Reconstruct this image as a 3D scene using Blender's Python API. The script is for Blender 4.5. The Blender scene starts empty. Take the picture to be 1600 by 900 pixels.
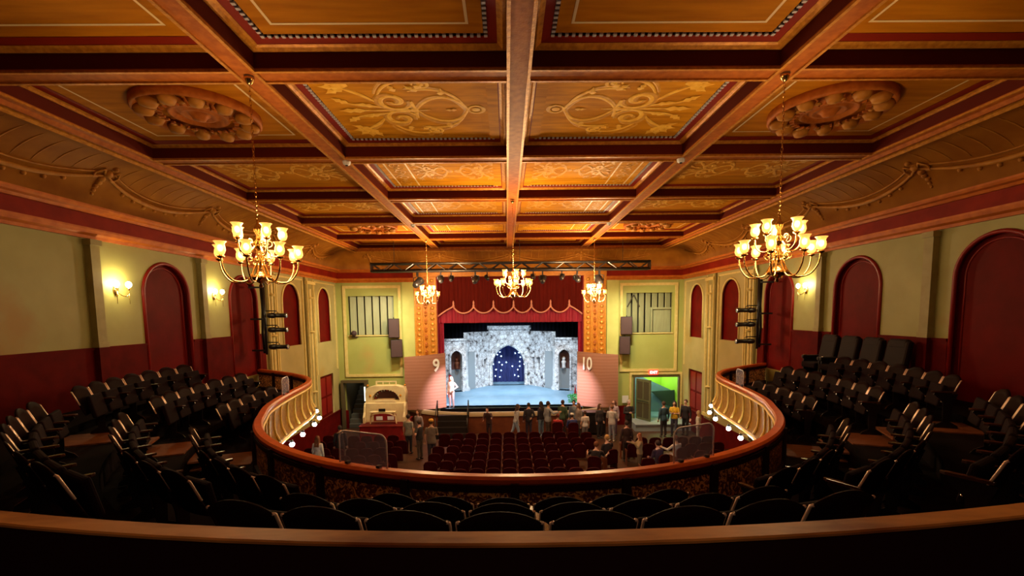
import bpy, bmesh, math, random
from mathutils import Vector, Matrix
PI = math.pi
random.seed(7)
S = bpy.context.scene
COL = S.collection
sin, cos = math.sin, math.cos
def R(d): return math.radians(d)

# ------------------------------------------------------------------ camera
F_PX, PITCH, ROLL, YAW, PPY = 707.8, R(4.989), R(.645), R(.611), 551.5
CAMX, CAMZ = -0.22, 6.1
def _fwd(v):
    x = v[0]*cos(YAW) - v[1]*sin(YAW); y = v[0]*sin(YAW) + v[1]*cos(YAW); z = v[2]
    zc = y*cos(PITCH) - z*sin(PITCH); yc = y*sin(PITCH) + z*cos(PITCH)
    return (x*cos(ROLL) - yc*sin(ROLL), x*sin(ROLL) + yc*cos(ROLL), zc)
_c = [_fwd(e) for e in ((1,0,0),(0,1,0),(0,0,1))]
rgt = Vector([c[0] for c in _c]); up = Vector([c[1] for c in _c]); fw = Vector([c[2] for c in _c])
cd = bpy.data.cameras.new('camera'); cam = bpy.data.objects.new('camera', cd); COL.objects.link(cam)
m = Matrix((rgt, up, -fw)).transposed().to_4x4(); m.translation = Vector((CAMX, 0, CAMZ)); cam.matrix_world = m
cd.sensor_width = 36; cd.sensor_fit = 'HORIZONTAL'; cd.lens = 36*F_PX/1600
cd.shift_y = (PPY-450)/1600; cd.clip_start = .05; cd.clip_end = 200
S.camera = cam

# ------------------------------------------------------------------ world and exposure
wd = bpy.data.worlds.new('world'); S.world = wd; wd.use_nodes = True
wd.node_tree.nodes['Background'].inputs[0].default_value = (.4, .2, .15, 1)
wd.node_tree.nodes['Background'].inputs[1].default_value = .01
S.view_settings.view_transform = 'Standard'; S.view_settings.look = 'None'
S.view_settings.gamma = 1; S.view_settings.use_curve_mapping = False
S.view_settings.exposure = 0.42
S.cycles.max_bounces = 6; S.cycles.diffuse_bounces = 3; S.cycles.glossy_bounces = 3
S.cycles.transmission_bounces = 4; S.cycles.transparent_max_bounces = 8
S.cycles.sample_clamp_indirect = 4; S.cycles.caustics_reflective = False; S.cycles.caustics_refractive = False

CHAND_W = 230      # watts of the light in each chandelier
SCONCE_W = 26
STAGE_W = 540
BALC_W = 75

def lamp(name, kind, loc, power, color, parent=None, size=.1, target=None, spot=60, blend=.6):
    d = bpy.data.lights.new(name, kind); d.energy = power; d.color = color
    if kind == 'AREA': d.size = size
    else: d.shadow_soft_size = size
    if kind == 'SPOT': d.spot_size = R(spot); d.spot_blend = blend
    o = bpy.data.objects.new(name, d); COL.objects.link(o); o.location = loc; o.parent = parent
    if target is not None:
        o.rotation_euler = (Vector(target)-Vector(loc)).to_track_quat('-Z', 'Y').to_euler()
    return o
# stage lighting: cool washes on the set and floor, from the stage grid and the truss
for x in (-2.6, 0, 2.6):
    lamp('stage_wash', 'SPOT', (x, 26.3, 6.6), STAGE_W, (.74,.88,1), size=.12, target=(x*.75, 30.6, 2.2), spot=75)
for x in (-3.0, 3.0):
    lamp('stage_wash', 'SPOT', (x, 24.75, 5.45), STAGE_W*2.0, (.70,.85,1), size=.12, target=(x*.2, 26.6, 1.1), spot=105, blend=1)
lamp('key_spot', 'SPOT', (.55, 20.5, 7.5), 8000, (1,.86,.96), size=.06, target=(-4.0, 24.2, 1.6), spot=17, blend=1)
lamp('key_spot', 'SPOT', (-.55, 20.5, 7.5), 8000, (1,.86,.96), size=.06, target=(4.0, 24.2, 1.7), spot=17, blend=1)

lamp('rear_ceiling_light', 'POINT', (0, -1.6, 7.9), 45, (1,.72,.42), size=.2)
# ------------------------------------------------------------------ materials
def nd(nt, t, **kw):
    n = nt.nodes.new(t)
    for k, v in kw.items():
        if k.startswith('i_'): n.inputs[k[2:].replace('_', ' ')].default_value = v
        else: setattr(n, k, v)
    return n
MATS = {}
def mat(name, col, rough=.6, metal=0, col2=None, scale=6, bump=0, bscale=None, emit=0, ecol=None, alpha=None, spec=.5, stretch=None, detail=4, lo=.35, hi=.65, coat=0):
    if name in MATS: return MATS[name]
    m = bpy.data.materials.new(name); m.use_nodes = True; nt = m.node_tree
    b = nt.nodes['Principled BSDF']; L = nt.links
    b.inputs['Base Color'].default_value = (*col, 1); b.inputs['Roughness'].default_value = rough
    b.inputs['Metallic'].default_value = metal; b.inputs['Specular IOR Level'].default_value = spec
    if coat: b.inputs['Coat Weight'].default_value = coat; b.inputs['Coat Roughness'].default_value = .15
    tc = nd(nt, 'ShaderNodeTexCoord'); mp = nd(nt, 'ShaderNodeMapping'); L.new(tc.outputs['Object'], mp.inputs[0])
    if stretch: mp.inputs['Scale'].default_value = stretch
    if col2 is not None:
        n = nd(nt, 'ShaderNodeTexNoise'); n.inputs['Scale'].default_value = scale; n.inputs['Detail'].default_value = detail
        L.new(mp.outputs[0], n.inputs['Vector'])
        r = nd(nt, 'ShaderNodeValToRGB'); r.color_ramp.elements[0].position = lo; r.color_ramp.elements[1].position = hi
        r.color_ramp.elements[0].color = (*col, 1); r.color_ramp.elements[1].color = (*col2, 1)
        L.new(n.outputs['Fac'], r.inputs[0]); L.new(r.outputs[0], b.inputs['Base Color'])
    if bump:
        n2 = nd(nt, 'ShaderNodeTexNoise'); n2.inputs['Scale'].default_value = bscale or scale*3
        L.new(mp.outputs[0], n2.inputs['Vector'])
        bp = nd(nt, 'ShaderNodeBump'); bp.inputs['Strength'].default_value = bump; bp.inputs['Distance'].default_value = .02
        L.new(n2.outputs['Fac'], bp.inputs['Height']); L.new(bp.outputs[0], b.inputs['Normal'])
    if emit:
        b.inputs['Emission Color'].default_value = (*(ecol or col), 1); b.inputs['Emission Strength'].default_value = emit
    if alpha is not None: b.inputs['Alpha'].default_value = alpha
    MATS[name] = m
    return m

BEAM = mat('beam_paint', (.46,.13,.018), .55, col2=(.34,.085,.010), scale=9, bump=.15, spec=.15)
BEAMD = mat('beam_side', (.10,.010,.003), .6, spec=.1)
GOLD = mat('gold_moulding', (.62,.26,.03), .4, metal=.15, col2=(.42,.15,.015), scale=14, bump=.3, spec=.3)
GOLDP = mat('gold_panel', (.70,.30,.010), .6, col2=(.50,.19,.006), scale=3, bump=.1, stretch=(.5,3,1), spec=.05)
GOLDQ = mat('ochre_field', (.54,.20,.009), .6, col2=(.40,.135,.006), scale=2.2, bump=.1, stretch=(.4,3,1), spec=.05)
GOLDL = mat('light_gold_paint', (1,.60,.09), .5, col2=(.88,.44,.04), scale=9, spec=.1)
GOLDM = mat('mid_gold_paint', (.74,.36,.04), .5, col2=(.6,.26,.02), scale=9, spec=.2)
CREAM = mat('cream_line', (.86,.62,.34), .5)
REDB = mat('ceiling_red_band', (.22,.014,.004), .6, spec=.15)
DENT = mat('dentil_blue', (.52,.48,.52), .5)
COVE = mat('cove_plaster', (.36,.135,.014), .6, col2=(.27,.09,.009), scale=1.6, bump=.2, spec=.12)
COVER = mat('cove_relief', (.46,.19,.025), .55, col2=(.34,.12,.012), scale=5, spec=.2)
FRIEZE = mat('frieze_red', (.27,.016,.005), .6, col2=(.20,.010,.004), scale=2, spec=.15)
CORN = mat('cornice_wood', (.58,.16,.02), .45, col2=(.46,.11,.012), scale=5, spec=.3)
def stained(name, a, b, stain, sc=1.1):
    m = bpy.data.materials.new(name); m.use_nodes = True; nt = m.node_tree; L = nt.links; bs = nt.nodes['Principled BSDF']
    tc = nd(nt, 'ShaderNodeTexCoord')
    n = nd(nt, 'ShaderNodeTexNoise'); n.inputs['Scale'].default_value = sc; n.inputs['Detail'].default_value = 5; L.new(tc.outputs['Object'], n.inputs['Vector'])
    r = nd(nt, 'ShaderNodeValToRGB'); r.color_ramp.elements[0].position = .35; r.color_ramp.elements[1].position = .62
    r.color_ramp.elements[0].color = (*a, 1); r.color_ramp.elements[1].color = (*b, 1); L.new(n.outputs['Fac'], r.inputs[0])
    n2 = nd(nt, 'ShaderNodeTexNoise'); n2.inputs['Scale'].default_value = .45; n2.inputs['Detail'].default_value = 6; L.new(tc.outputs['Object'], n2.inputs['Vector'])
    r2 = nd(nt, 'ShaderNodeValToRGB'); r2.color_ramp.elements[0].position = .60; r2.color_ramp.elements[1].position = .72; L.new(n2.outputs['Fac'], r2.inputs[0])
    mx = nd(nt, 'ShaderNodeMix', data_type='RGBA'); L.new(r2.outputs[0], mx.inputs['Factor']); L.new(r.outputs[0], mx.inputs['A']); mx.inputs['B'].default_value = (*stain, 1)
    L.new(mx.outputs['Result'], bs.inputs['Base Color']); bs.inputs['Roughness'].default_value = .55
    MATS[name] = m
    return m
WALLG = stained('wall_paint_rear', (.36,.34,.11), (.31,.285,.08), (.34,.21,.04))
WALLF = stained('wall_paint_front', (.41,.43,.12), (.37,.385,.10), (.47,.34,.10))
WALLS = stained('wall_paint_side', (.46,.38,.16), (.40,.33,.13), (.44,.30,.08))
PILM = mat('pilaster_paint', (.34,.29,.11), .55, col2=(.29,.24,.08), scale=4)
TRIMC = mat('cream_trim', (.74,.60,.24), .45, col2=(.66,.52,.18), scale=6, spec=.3)
LIME = mat('lime_paint', (.56,.57,.19), .55, col2=(.50,.51,.16), scale=2, spec=.2)
WAIN = mat('wainscot_red', (.13,.005,.004), .6, col2=(.09,.003,.003), scale=2.5, spec=.06)
ARCHR = mat('arch_panel_red', (.15,.005,.004), .5, col2=(.11,.004,.003), scale=2, bump=.15, spec=.06)
ARCHT = mat('arch_trim_red', (.24,.012,.008), .4, spec=.3)
VANE = mat('swell_shade', (.34,.36,.20), .5, col2=(.30,.31,.17), scale=4, stretch=(3,1,.4))
DARKG = mat('dark_olive_wood', (.06,.05,.025), .7)  # one even dark olive tone for chamber, braces, door panels and stairwell
PROSC = mat('proscenium_gold', (.62,.24,.02), .4, col2=(.50,.17,.014), scale=7, bump=.3)
PROSD = mat('proscenium_ornament', (.72,.33,.04), .35, metal=.2, col2=(.5,.2,.02), scale=14)
CURT = mat('curtain_dark_red', (.11,.007,.004), .8, col2=(.08,.005,.003), scale=3, stretch=(5,1,.3), spec=.1)
CURT2 = mat('curtain_crimson', (.36,.004,.042), .65, col2=(.26,.003,.03), scale=3, stretch=(5,1,.3))
FRNG = mat('pink_fringe', (.75,.32,.24), .6)
BLACK = mat('black_drape', (.012,.008,.014), .85)
BLKM = mat('black_metal', (.015,.013,.014), .35, spec=.6)
BLKP = mat('black_paint', (.016,.011,.010), .5, spec=.25)
SPKR = mat('speaker_cloth', (.055,.025,.028), .7)
CHROME = mat('chrome', (.8,.8,.8), .15, metal=1)
BRASS = mat('brass', (.85,.55,.20), .22, metal=1)
SHADE = mat('amber_glass_shade', (1,.62,.22), .25, emit=.85, ecol=(1,.46,.10), alpha=.72)
BULB = mat('lit_bulb', (1,.9,.7), .4, emit=22, ecol=(1,.78,.42))
BULBW = mat('lit_white_globe', (1,1,1), .4, emit=22, ecol=(.92,.97,1))
RAILW = mat('rail_wood', (.66,.105,.012), .35, col2=(.54,.08,.009), scale=5, spec=.4)
RAILN = mat('light_patched_rail_wood', (.72,.33,.09), .5, col2=(.26,.075,.018), scale=1.6, bump=.08, spec=.3, stretch=(1,3,1))  # bright patches of light on the rail are painted into the wood tone
PARA = mat('parapet_dark', (.022,.004,.006), .7, spec=.15)
FASC = mat('fascia_gold', (.40,.21,.012), .55, col2=(.28,.135,.007), scale=9, bump=.25, spec=.15)
FASR = mat('fascia_rib_gold', (1,.70,.18), .35)
CARP = mat('balcony_carpet', (.008,.0025,.003), .9, col2=(.005,.002,.003), scale=8, spec=.08)
STEPW = mat('aisle_step_wood', (.24,.085,.035), .6, col2=(.16,.05,.02), scale=4, stretch=(1,6,1), spec=.2)
MFLO = mat('main_floor', (.085,.035,.015), .5, col2=(.06,.02,.01), scale=2)
SEATD = mat('dark_seat_wood', (.014,.005,.005), .45, spec=.01)
EDGE = mat('seat_edge_glint', (.90,.66,.54), .25, metal=.35)  # pale colour standing in for glints on the seat back edges
SEATC = mat('seat_cushion_dark', (.010,.003,.005), .8, spec=.08)
IRON = mat('cast_iron', (.010,.006,.009), .3, spec=.4)
ARMW = mat('armrest_wood', (.045,.014,.008), .2, spec=.5)
REDS = mat('red_seat_back', (.050,.0025,.003), .6, col2=(.035,.0015,.002), scale=4, spec=.06)
REDC = mat('red_seat_cushion', (.035,.003,.004), .8, spec=.1)
STGF = mat('stage_floor', (.26,.42,.55), .45, col2=(.20,.35,.48), scale=1.4, stretch=(1,.4,1))
STGE = mat('stage_nosing', (.62,.48,.30), .5)
STGW = mat('stage_front_wood', (.17,.045,.014), .5, col2=(.12,.028,.01), scale=3)
WHITE = mat('white_paint', (.85,.85,.85), .5)
ORGI = mat('organ_ivory', (.80,.68,.40), .35, col2=(.74,.60,.33), scale=5)
ORGD = mat('organ_inside', (.12,.04,.03), .5)
PLIN = mat('plinth_red', (.28,.012,.014), .4, col2=(.2,.008,.01), scale=3)
NAVY = mat('navy_curtain', (.02,.03,.16), .8, col2=(.01,.015,.09), scale=4, stretch=(5,1,.4))
STAR = mat('star_light', (.7,.9,1), .4, emit=14, ecol=(.65,.9,1))
GREYP = mat('grey_door_paint', (.30,.34,.36), .55)
GREEN = mat('leaf_green', (.05,.42,.12), .6, col2=(.03,.3,.08), scale=12)
REDO = mat('bright_red', (.65,.03,.03), .6)
HALLG = mat('hallway_green', (.40,.66,.06), .6)
HALLB = mat('hallway_blue', (.17,.30,.42), .6, col2=(.14,.25,.36), scale=2)
HALLD = mat('hallway_dark', (.03,.05,.05), .6)
DOORG = mat('door_green_grey', (.13,.14,.07), .5, col2=(.10,.11,.05), scale=4)
FRAMD = mat('dark_frame', (.10,.075,.035), .5)
EXITM = mat('exit_sign_red', (.8,.05,.04), .4, emit=1.6, ecol=(1,.06,.04))
EXITW = mat('exit_letters', (1,.9,.9), .4, emit=2.0, ecol=(1,.75,.7))
PAPER = mat('paper', (.7,.68,.66), .7)
STEEL = mat('stair_grey', (.10,.095,.08), .5)
PLEX = None

def wave_mat(name, c1, c2, axis, scale, dist=1.5, rough=.5):
    m = bpy.data.materials.new(name); m.use_nodes = True; nt = m.node_tree; L = nt.links; b = nt.nodes['Principled BSDF']
    tc = nd(nt, 'ShaderNodeTexCoord'); w = nd(nt, 'ShaderNodeTexWave', wave_type='BANDS', bands_direction=axis)
    w.inputs['Scale'].default_value = scale; w.inputs['Distortion'].default_value = dist; w.inputs['Detail'].default_value = 3
    L.new(tc.outputs['Object'], w.inputs['Vector'])
    r = nd(nt, 'ShaderNodeValToRGB'); r.color_ramp.elements[0].color = (*c1,1); r.color_ramp.elements[1].color = (*c2,1); r.color_ramp.elements[0].position=.15; r.color_ramp.elements[1].position=.75
    L.new(w.outputs['Fac'], r.inputs[0]); L.new(r.outputs[0], b.inputs['Base Color']); b.inputs['Roughness'].default_value = rough
    return m
PLANK = wave_mat('plank_wood', (.33,.145,.095), (.38,.175,.12), 'Z', 1.9, 1.2)

def stone_mat():
    m = bpy.data.materials.new('set_stone'); m.use_nodes = True; nt = m.node_tree; L = nt.links; b = nt.nodes['Principled BSDF']
    tc = nd(nt, 'ShaderNodeTexCoord')
    v = nd(nt, 'ShaderNodeTexVoronoi', feature='DISTANCE_TO_EDGE'); v.inputs['Scale'].default_value = 4.2; L.new(tc.outputs['Object'], v.inputs['Vector'])
    n = nd(nt, 'ShaderNodeTexNoise'); n.inputs['Scale'].default_value = 3.4; n.inputs['Detail'].default_value = 4; L.new(tc.outputs['Object'], n.inputs['Vector'])
    r = nd(nt, 'ShaderNodeValToRGB'); e = r.color_ramp.elements
    e[0].color = (.07,.06,.06,1); e[0].position = .33; e[1].color = (.80,.82,.84,1); e[1].position = .60
    e2 = e.new(.39); e2.color = (.46,.45,.45,1)
    L.new(n.outputs['Fac'], r.inputs[0])
    r2 = nd(nt, 'ShaderNodeValToRGB'); r2.color_ramp.elements[0].color = (.45,.43,.42,1); r2.color_ramp.elements[1].color = (1,1,1,1); r2.color_ramp.elements[1].position = .09
    L.new(v.outputs['Distance'], r2.inputs[0])
    mx = nd(nt, 'ShaderNodeMix', data_type='RGBA', blend_type='MULTIPLY'); mx.inputs['Factor'].default_value = 1
    L.new(r.outputs[0], mx.inputs['A']); L.new(r2.outputs[0], mx.inputs['B']); L.new(mx.outputs['Result'], b.inputs['Base Color'])
    bp = nd(nt, 'ShaderNodeBump'); bp.inputs['Strength'].default_value = .3; bp.inputs['Distance'].default_value = .03
    L.new(r2.outputs[0], bp.inputs['Height']); L.new(bp.outputs[0], b.inputs['Normal']); b.inputs['Roughness'].default_value = .8
    return m
STONE = stone_mat()

def damask():
    m = bpy.data.materials.new('damask_paper'); m.use_nodes = True; nt = m.node_tree; L = nt.links; b = nt.nodes['Principled BSDF']
    tc = nd(nt, 'ShaderNodeTexCoord'); n = nd(nt, 'ShaderNodeTexNoise'); n.inputs['Scale'].default_value = 11; n.inputs['Detail'].default_value = 2; n.inputs['Distortion'].default_value = 2.2
    L.new(tc.outputs['Object'], n.inputs['Vector'])
    r = nd(nt, 'ShaderNodeValToRGB'); e = r.color_ramp.elements
    e[0].color = (.14,.02,.02,1); e[0].position = .50; e[1].color = (1,.50,.16,1); e[1].position = .58
    L.new(n.outputs['Fac'], r.inputs[0]); L.new(r.outputs[0], b.inputs['Base Color']); b.inputs['Roughness'].default_value = .45
    return m
DAMA = damask()
def plexi():
    m = bpy.data.materials.new('clear_acrylic'); m.use_nodes = True; nt = m.node_tree; L = nt.links
    nt.nodes.remove(nt.nodes['Principled BSDF']); out = nt.nodes['Material Output']
    t = nd(nt, 'ShaderNodeBsdfTransparent'); t.inputs[0].default_value = (.9,.9,.95,1)
    g = nd(nt, 'ShaderNodeBsdfPrincipled'); g.inputs['Base Color'].default_value = (.92,.86,1,1); g.inputs['Roughness'].default_value = .3
    n = nd(nt, 'ShaderNodeTexNoise'); n.inputs['Scale'].default_value = 9; n.inputs['Detail'].default_value = 5
    tc = nd(nt, 'ShaderNodeTexCoord'); L.new(tc.outputs['Object'], n.inputs['Vector'])
    r = nd(nt, 'ShaderNodeMapRange'); r.inputs['To Min'].default_value = .05; r.inputs['To Max'].default_value = .24; L.new(n.outputs['Fac'], r.inputs['Value'])
    mx = nd(nt, 'ShaderNodeMixShader'); L.new(r.outputs[0], mx.inputs[0]); L.new(t.outputs[0], mx.inputs[1]); L.new(g.outputs[0], mx.inputs[2]); L.new(mx.outputs[0], out.inputs[0])
    return m
PLEX = plexi()

# ------------------------------------------------------------------ mesh helpers
class MB:
    def __init__(s): s.v = []; s.f = []
    def add(s, vs, fs):
        b = len(s.v); s.v += [tuple(v) for v in vs]; s.f += [tuple(i+b for i in f) for f in fs]; return s
    def box(s, c, d, rz=0, rx=0, ry=0):
        M = Matrix.Translation(c) @ Matrix.Rotation(rz,4,'Z') @ Matrix.Rotation(ry,4,'Y') @ Matrix.Rotation(rx,4,'X')
        vs = [M @ Vector((x*d[0]/2, y*d[1]/2, z*d[2]/2)) for x in (-1,1) for y in (-1,1) for z in (-1,1)]
        return s.add(vs, [(0,1,3,2),(4,6,7,5),(0,4,5,1),(2,3,7,6),(0,2,6,4),(1,5,7,3)])
    def b2(s, x0,x1,y0,y1,z0,z1): return s.box(((x0+x1)/2,(y0+y1)/2,(z0+z1)/2),(abs(x1-x0),abs(y1-y0),abs(z1-z0)))
    def tube(s, pts, r, seg=8, closed=False, flat=None, cap=True):
        pts = [Vector(p) for p in pts]; n = len(pts)
        rs = r if isinstance(r, (list, tuple)) else [r]*n
        ring = []; prev = None
        for i, p in enumerate(pts):
            if closed: t = pts[(i+1)%n]-pts[i-1]
            else: t = pts[min(i+1,n-1)]-pts[max(i-1,0)]
            t = t.normalized() if t.length > 1e-9 else Vector((0,0,1))
            if prev is None:
                a = Vector((0,0,1)) if abs(t.z) < .9 else Vector((1,0,0)); u = t.cross(a).normalized()
            else:
                u = prev - t*prev.dot(t); u = u.normalized() if u.length > 1e-6 else prev
            prev = u; w = t.cross(u)
            for k in range(seg):
                a = 2*PI*k/seg; o = (u*cos(a)+w*sin(a))*rs[i]
                if flat is not None: o = Vector((o.x, o.y, o.z*flat))
                ring.append(p+o)
        fs = []; m = n if closed else n-1
        for i in range(m):
            j = (i+1)%n
            for k in range(seg):
                l = (k+1)%seg; fs.append((i*seg+k, i*seg+l, j*seg+l, j*seg+k))
        if not closed and cap: fs.append(tuple(range(seg-1,-1,-1))); fs.append(tuple((n-1)*seg+k for k in range(seg)))
        return s.add(ring, fs)
    def lathe(s, prof, c=(0,0,0), seg=16, M=None, sx=1, sy=1):
        vs = []
        for r, z in prof:
            for k in range(seg):
                a = 2*PI*k/seg; v = Vector((r*cos(a)*sx, r*sin(a)*sy, z))
                if M is not None: v = M @ v
                vs.append((v.x+c[0], v.y+c[1], v.z+c[2]))
        fs = []
        for i in range(len(prof)-1):
            for k in range(seg):
                l = (k+1)%seg; fs.append((i*seg+k, i*seg+l, (i+1)*seg+l, (i+1)*seg+k))
        if prof[0][0] > 1e-4: fs.append(tuple(range(seg-1,-1,-1)))
        if prof[-1][0] > 1e-4: fs.append(tuple((len(prof)-1)*seg+k for k in range(seg)))
        return s.add(vs, fs)
    def ball(s, c, r, sx=1, sy=1, sz=1, seg=12, rings=8):
        return s.lathe([(max(r*sin(PI*i/rings),1e-5), -r*cos(PI*i/rings)*sz) for i in range(rings+1)], c, seg, sx=sx, sy=sy)
    def prism(s, poly, z0, z1, M=None):
        n = len(poly); vs = [Vector((x,y,z0)) for x,y in poly]+[Vector((x,y,z1)) for x,y in poly]
        if M is not None: vs = [M @ v for v in vs]
        return s.add(vs, [tuple(range(n-1,-1,-1)), tuple(range(n,2*n))]+[(i,(i+1)%n,n+(i+1)%n,n+i) for i in range(n)])
    def sweep(s, path, prof, closed=False, close_prof=True):
        """path: list of (point, normal) in plan; prof: list of (offset along normal, z)."""
        n = len(path); k = len(prof); vs = []
        for p, nn in path:
            for o, z in prof: vs.append((p[0]+nn[0]*o, p[1]+nn[1]*o, z))
        fs = []
        for i in range(n if closed else n-1):
            j = (i+1)%n
            for a in range(k if close_prof else k-1):
                b = (a+1)%k; fs.append((i*k+a, i*k+b, j*k+b, j*k+a))
        if not closed and close_prof: fs.append(tuple(range(k-1,-1,-1))); fs.append(tuple((n-1)*k+a for a in range(k)))
        return s.add(vs, fs)
def obj(name, mb, mt, parent=None, smooth=False, loc=None, bevel=0, mods=None):
    me = bpy.data.meshes.new(name)
    if isinstance(mb, MB): me.from_pydata(mb.v, [], mb.f)
    else: me = mb; me.name = name
    if not me.materials: me.materials.append(mt)
    if smooth:
        for p in me.polygons: p.use_smooth = True
        if smooth == 2:
            bm = bmesh.new(); bm.from_mesh(me)
            for e in bm.edges:
                if len(e.link_faces) == 2 and e.calc_face_angle(0) > R(38): e.smooth = False
            bm.to_mesh(me); bm.free()
    bm = bmesh.new(); bm.from_mesh(me); bmesh.ops.recalc_face_normals(bm, faces=bm.faces); bm.to_mesh(me); bm.free()
    o = bpy.data.objects.new(name, me); COL.objects.link(o)
    if parent: o.parent = parent
    if loc: o.location = loc
    if bevel:
        b = o.modifiers.new('bevel', 'BEVEL'); b.width = bevel; b.segments = 2; b.limit_method = 'ANGLE'
    return o
def tag(o, label=None, cat=None, group=None, kind=None):
    if label: o['label'] = label
    if cat: o['category'] = cat
    if group: o['group'] = group
    if kind: o['kind'] = kind
    return o
def thing(name, label, cat, loc=(0,0,0), rz=0, group=None):
    o = bpy.data.objects.new(name, None); COL.objects.link(o); o.empty_display_size = .1
    o.location = loc; o.rotation_euler = (0,0,rz)
    return tag(o, label, cat, group)
def struct(name, mb, mt, smooth=False, parent=None, label=None):
    o = obj(name, mb, mt, parent, smooth)
    if not parent: o['kind'] = 'structure'
    if label: o['label'] = label
    return o
def copy_tree(o, parent=None):
    c = o.copy(); COL.objects.link(c)
    if parent: c.parent = parent
    for ch in list(o.children): copy_tree(ch, c)
    return c
def curve_plate(outlines, thick, M=None):
    """2D outlines (first outer, the rest holes) -> solid plate mesh in local XY, extruded +-thick/2 in Z."""
    cu = bpy.data.curves.new('plate', 'CURVE'); cu.dimensions = '2D'; cu.fill_mode = 'BOTH'; cu.extrude = thick/2
    for pts in outlines:
        sp = cu.splines.new('POLY'); sp.points.add(len(pts)-1); sp.use_cyclic_u = True
        for i, (x, y) in enumerate(pts): sp.points[i].co = (x, y, 0, 1)
    o = bpy.data.objects.new('plate', cu); COL.objects.link(o); dg = bpy.context.evaluated_depsgraph_get(); dg.update()
    me = bpy.data.meshes.new_from_object(o.evaluated_get(dg)); bpy.data.objects.remove(o)
    if M is not None: me.transform(M)
    me.materials.clear()
    return me
def text_mesh(body, size, ext, M=None, sx=1):
    cu = bpy.data.curves.new('txt', 'FONT'); cu.body = body; cu.size = size; cu.extrude = ext; cu.align_x = 'CENTER'; cu.align_y = 'CENTER'; cu.offset = size*.018
    o = bpy.data.objects.new('txt', cu); COL.objects.link(o); dg = bpy.context.evaluated_depsgraph_get(); dg.update()
    me = bpy.data.meshes.new_from_object(o.evaluated_get(dg)); bpy.data.objects.remove(o); me.materials.clear()
    me.transform(Matrix.Scale(sx,4,(1,0,0)))
    if M is not None: me.transform(M)
    return me
def remesh(mb, voxel):
    me = bpy.data.meshes.new('rm'); me.from_pydata(mb.v, [], mb.f)
    bm = bmesh.new(); bm.from_mesh(me); bmesh.ops.recalc_face_normals(bm, faces=bm.faces); bm.to_mesh(me); bm.free()
    o = bpy.data.objects.new('rm', me); COL.objects.link(o)
    md = o.modifiers.new('r', 'REMESH'); md.mode = 'VOXEL'; md.voxel_size = voxel
    sm = o.modifiers.new('s', 'SMOOTH'); sm.factor = .5; sm.iterations = 3
    dg = bpy.context.evaluated_depsgraph_get(); dg.update()
    out = bpy.data.meshes.new_from_object(o.evaluated_get(dg)); bpy.data.objects.remove(o)
    return out
def arch(cx, w, z0, ztop, n=14, pointed=False):
    r = w/2; pts = [(cx-r, z0), (cx+r, z0)]
    zs = ztop-r*(1.15 if pointed else 1)
    for i in range(n+1):
        a = PI*i/n
        if pointed: pts.append((cx+r*cos(a), zs+r*(.93*sin(a)+.22*(1-abs(cos(a))))))
        else: pts.append((cx+r*cos(a), zs+r*sin(a)))
    return pts
XZ = lambda y: Matrix(((1,0,0,0),(0,0,1,y),(0,1,0,0),(0,0,0,1)))        # plate local (x,y) -> world (x, z) at depth y
YZ = lambda x: Matrix(((0,0,1,x),(1,0,0,0),(0,1,0,0),(0,0,0,1)))        # plate local (x,y) -> world (y, z) at x

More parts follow.
